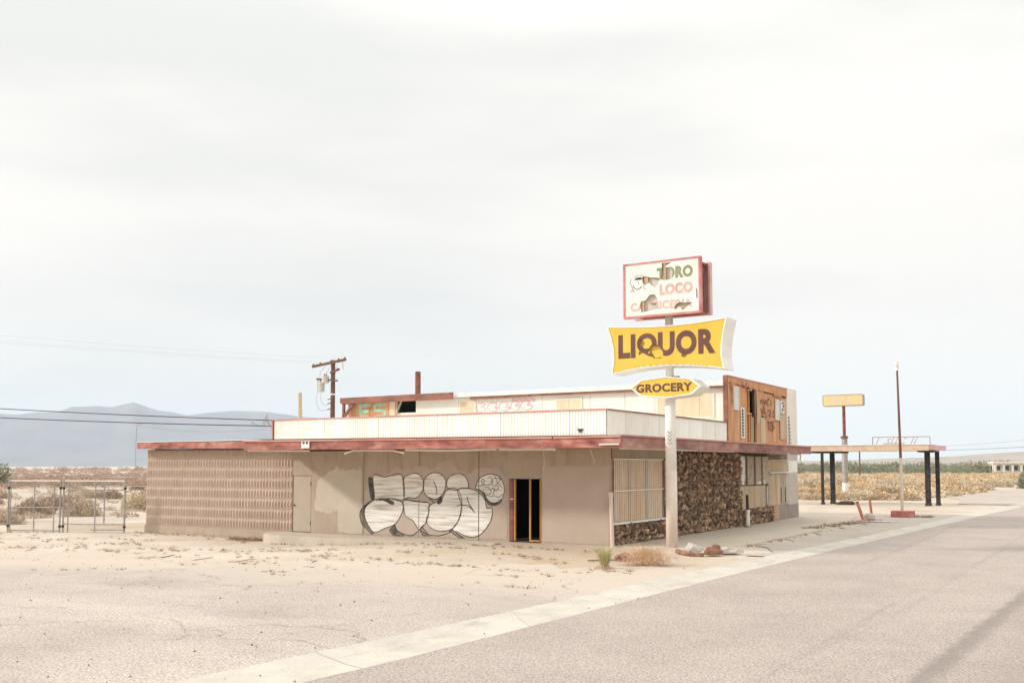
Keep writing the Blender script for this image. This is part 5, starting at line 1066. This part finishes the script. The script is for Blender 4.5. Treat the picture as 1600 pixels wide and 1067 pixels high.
def field(name, label, cat, m, n, pxr, dr, sizes, leafn, seed, hz=.75, keep=None, elev=0.0, lf=(.16, .36)):
    rs = np.random.default_rng(seed); V = []; cnt = 0
    for k in range(n):
        px = rs.uniform(*pxr); d = math.exp(rs.uniform(math.log(dr[0]), math.log(dr[1]))); x, y = polar(px, d)
        if keep and not keep(x, y): continue
        s = rs.uniform(*sizes); q = leafn
        a = rs.uniform(0, 6.283, q); b = np.arcsin(rs.uniform(0, 1, q)); r_ = rs.uniform(.3, 1, q)**.5
        P = np.stack([np.cos(a)*np.cos(b)*r_*s, np.sin(a)*np.cos(b)*r_*s, np.sin(b)*r_*s*hz], 1)+np.array([x, y, gz(x, y)-.05+elev])
        U = rs.normal(0, 1, (q, 3))+np.stack([np.cos(a)*np.cos(b), np.sin(a)*np.cos(b), 1.0+0*a], 1); U /= np.linalg.norm(U, axis=1)[:, None]
        W = np.cross(U, rs.normal(0, 1, (q, 3))); W /= np.linalg.norm(W, axis=1)[:, None]
        l_ = s*rs.uniform(*lf, q)[:, None]
        V.append(np.stack([P-W*l_*.4, P+W*l_*.4, P+U*l_], 1).reshape(-1, 3)); cnt += q
    V = np.concatenate(V); me = bpy.data.meshes.new(name); nf = len(V)//3
    me.vertices.add(len(V)); me.vertices.foreach_set('co', V.ravel()); me.loops.add(len(V)); me.loops.foreach_set('vertex_index', np.arange(len(V), dtype=np.int32))
    me.polygons.add(nf); me.polygons.foreach_set('loop_start', np.arange(0, len(V), 3, dtype=np.int32)); me.update(calc_edges=True)
    return setp(link(name, me, m), label, cat, kind='stuff')
offroad = lambda x, y: x < (1.5 if y < 80 else -3+.02*(y-80)) and not (x > -30 and y < 46) and not (x > -36 and y < 2)
field('rust_scrub', 'rust-brown scrub spread over the plain at the left', 'scrub', M_drybrush, 4600, (-250, 620), (130, 800), (.4, 1.0), 44, 2, .75, offroad)
field('tan_scrub', 'tan low scrub on the sandy plain', 'scrub', M_tanbrush, 2000, (-250, 1650), (60, 420), (.25, .7), 50, 3, .5, offroad)
field('golden_scrub', 'golden dry grass and scrub on the plain at the right', 'scrub', M_gold, 1100, (1150, 1750), (92, 420), (.5, 1.3), 110, 4, .5, offroad)
field('straw_scrub', 'pale straw grass on the plain at the right', 'scrub', M_gold2, 1500, (1150, 1750), (86, 400), (.3, 1.0), 70, 6, .42, offroad)
def woods(name, label, m, n, pxr, dr, hr, seed):
    front = lambda x, y: not (math.hypot(x-CAM.x, y-CAM.y) < 470 and math.degrees(math.atan2(CAM.x-x, y-CAM.y)) < bear(1535))
    return field(name, label, 'trees', m, n, pxr, dr, hr, 170, seed, 1.25, front, 0.0, (.10, .26))
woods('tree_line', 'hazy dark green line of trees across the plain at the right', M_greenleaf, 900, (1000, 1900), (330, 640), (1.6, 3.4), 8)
woods('left_tree_line', 'sparse hazy bushes on the far plain at the left', M_drybrush, 260, (-250, 620), (500, 900), (1.0, 2.0), 9)
woods('bare_trees', 'grey-pink bare trees behind the far white building', M_baretwig, 46, (1500, 1640), (475, 560), (2.5, 4.5), 10)
# the far white building with arches
fx, fy = polar(1604, 430); fa = R(31.8)+R(8)
fb = thing('far_white_building', 'low white building with a row of arches far off at the right edge', 'building', (fx, fy, 0)); fb.rotation_euler.z = R(18)
def loc(nm, mb, m, p):
    me = mb.mesh(nm); o = link(nm, me, m, p); return o
wl = loc('wall', MB().box(-12, 14, 1.5, 9, 0, 3.6), M_farwhite, fb)
loc('roof', MB().box(-12.4, 14.4, -.9, 9.3, 3.6, 4.15), M_farwhite, fb)
for k in range(9):
    x = -11.6+k*3.1; loc('column', MB().box(x-.35, x+.35, -.4, .3, 0, 3.1), M_farwhite, fb)
    if k < 8:
        ar = MB(); pts = [(x+.35, 3.6)]+[(x+1.55-1.2*math.cos(math.pi*j/8), 2.3+.95*math.sin(math.pi*j/8)) for j in range(9)]+[(x+2.75, 3.6)]
        ar.prism(pts, lambda a, b, d: (a, d, b), -.35, .25); loc('arch', ar, M_farwhite, fb)
        loc('window', MB().box(x+.9, x+2.2, 1.46, 1.5, .9, 2.6), M_glass, fb)
loc('side_wing', MB().box(-19, -12.5, 3, 9, 0, 2.6), M_fartan, fb); loc('wing_roof', MB().prism([(-19.5, 2.6), (-12.1, 2.6), (-13, 3.5), (-18.5, 3.5)], lambda a, b, d: (a, d, b), 2.6, 9.3), M_fartan, fb)

# ------------------------------------------------------------------ haze
hz = MB().box(-9500, 9500, -2300, 9500, -4, 560).build('haze', None); hz['kind'] = 'stuff'
hm = bpy.data.materials.new('haze_air'); hm.use_nodes = True; t_ = hm.node_tree; t_.nodes.clear()
ho = t_.nodes.new('ShaderNodeOutputMaterial'); hv = t_.nodes.new('ShaderNodeVolumePrincipled'); t_.links.new(hv.outputs[0], ho.inputs['Volume'])
hv.inputs['Color'].default_value = (.69, .82, .98, 1); hv.inputs['Density'].default_value = 1.15e-4; hv.inputs['Anisotropy'].default_value = 0.0
hz.data.materials.append(hm)
hz['label'] = 'pale blue haze over the plain'; hz['category'] = 'haze'
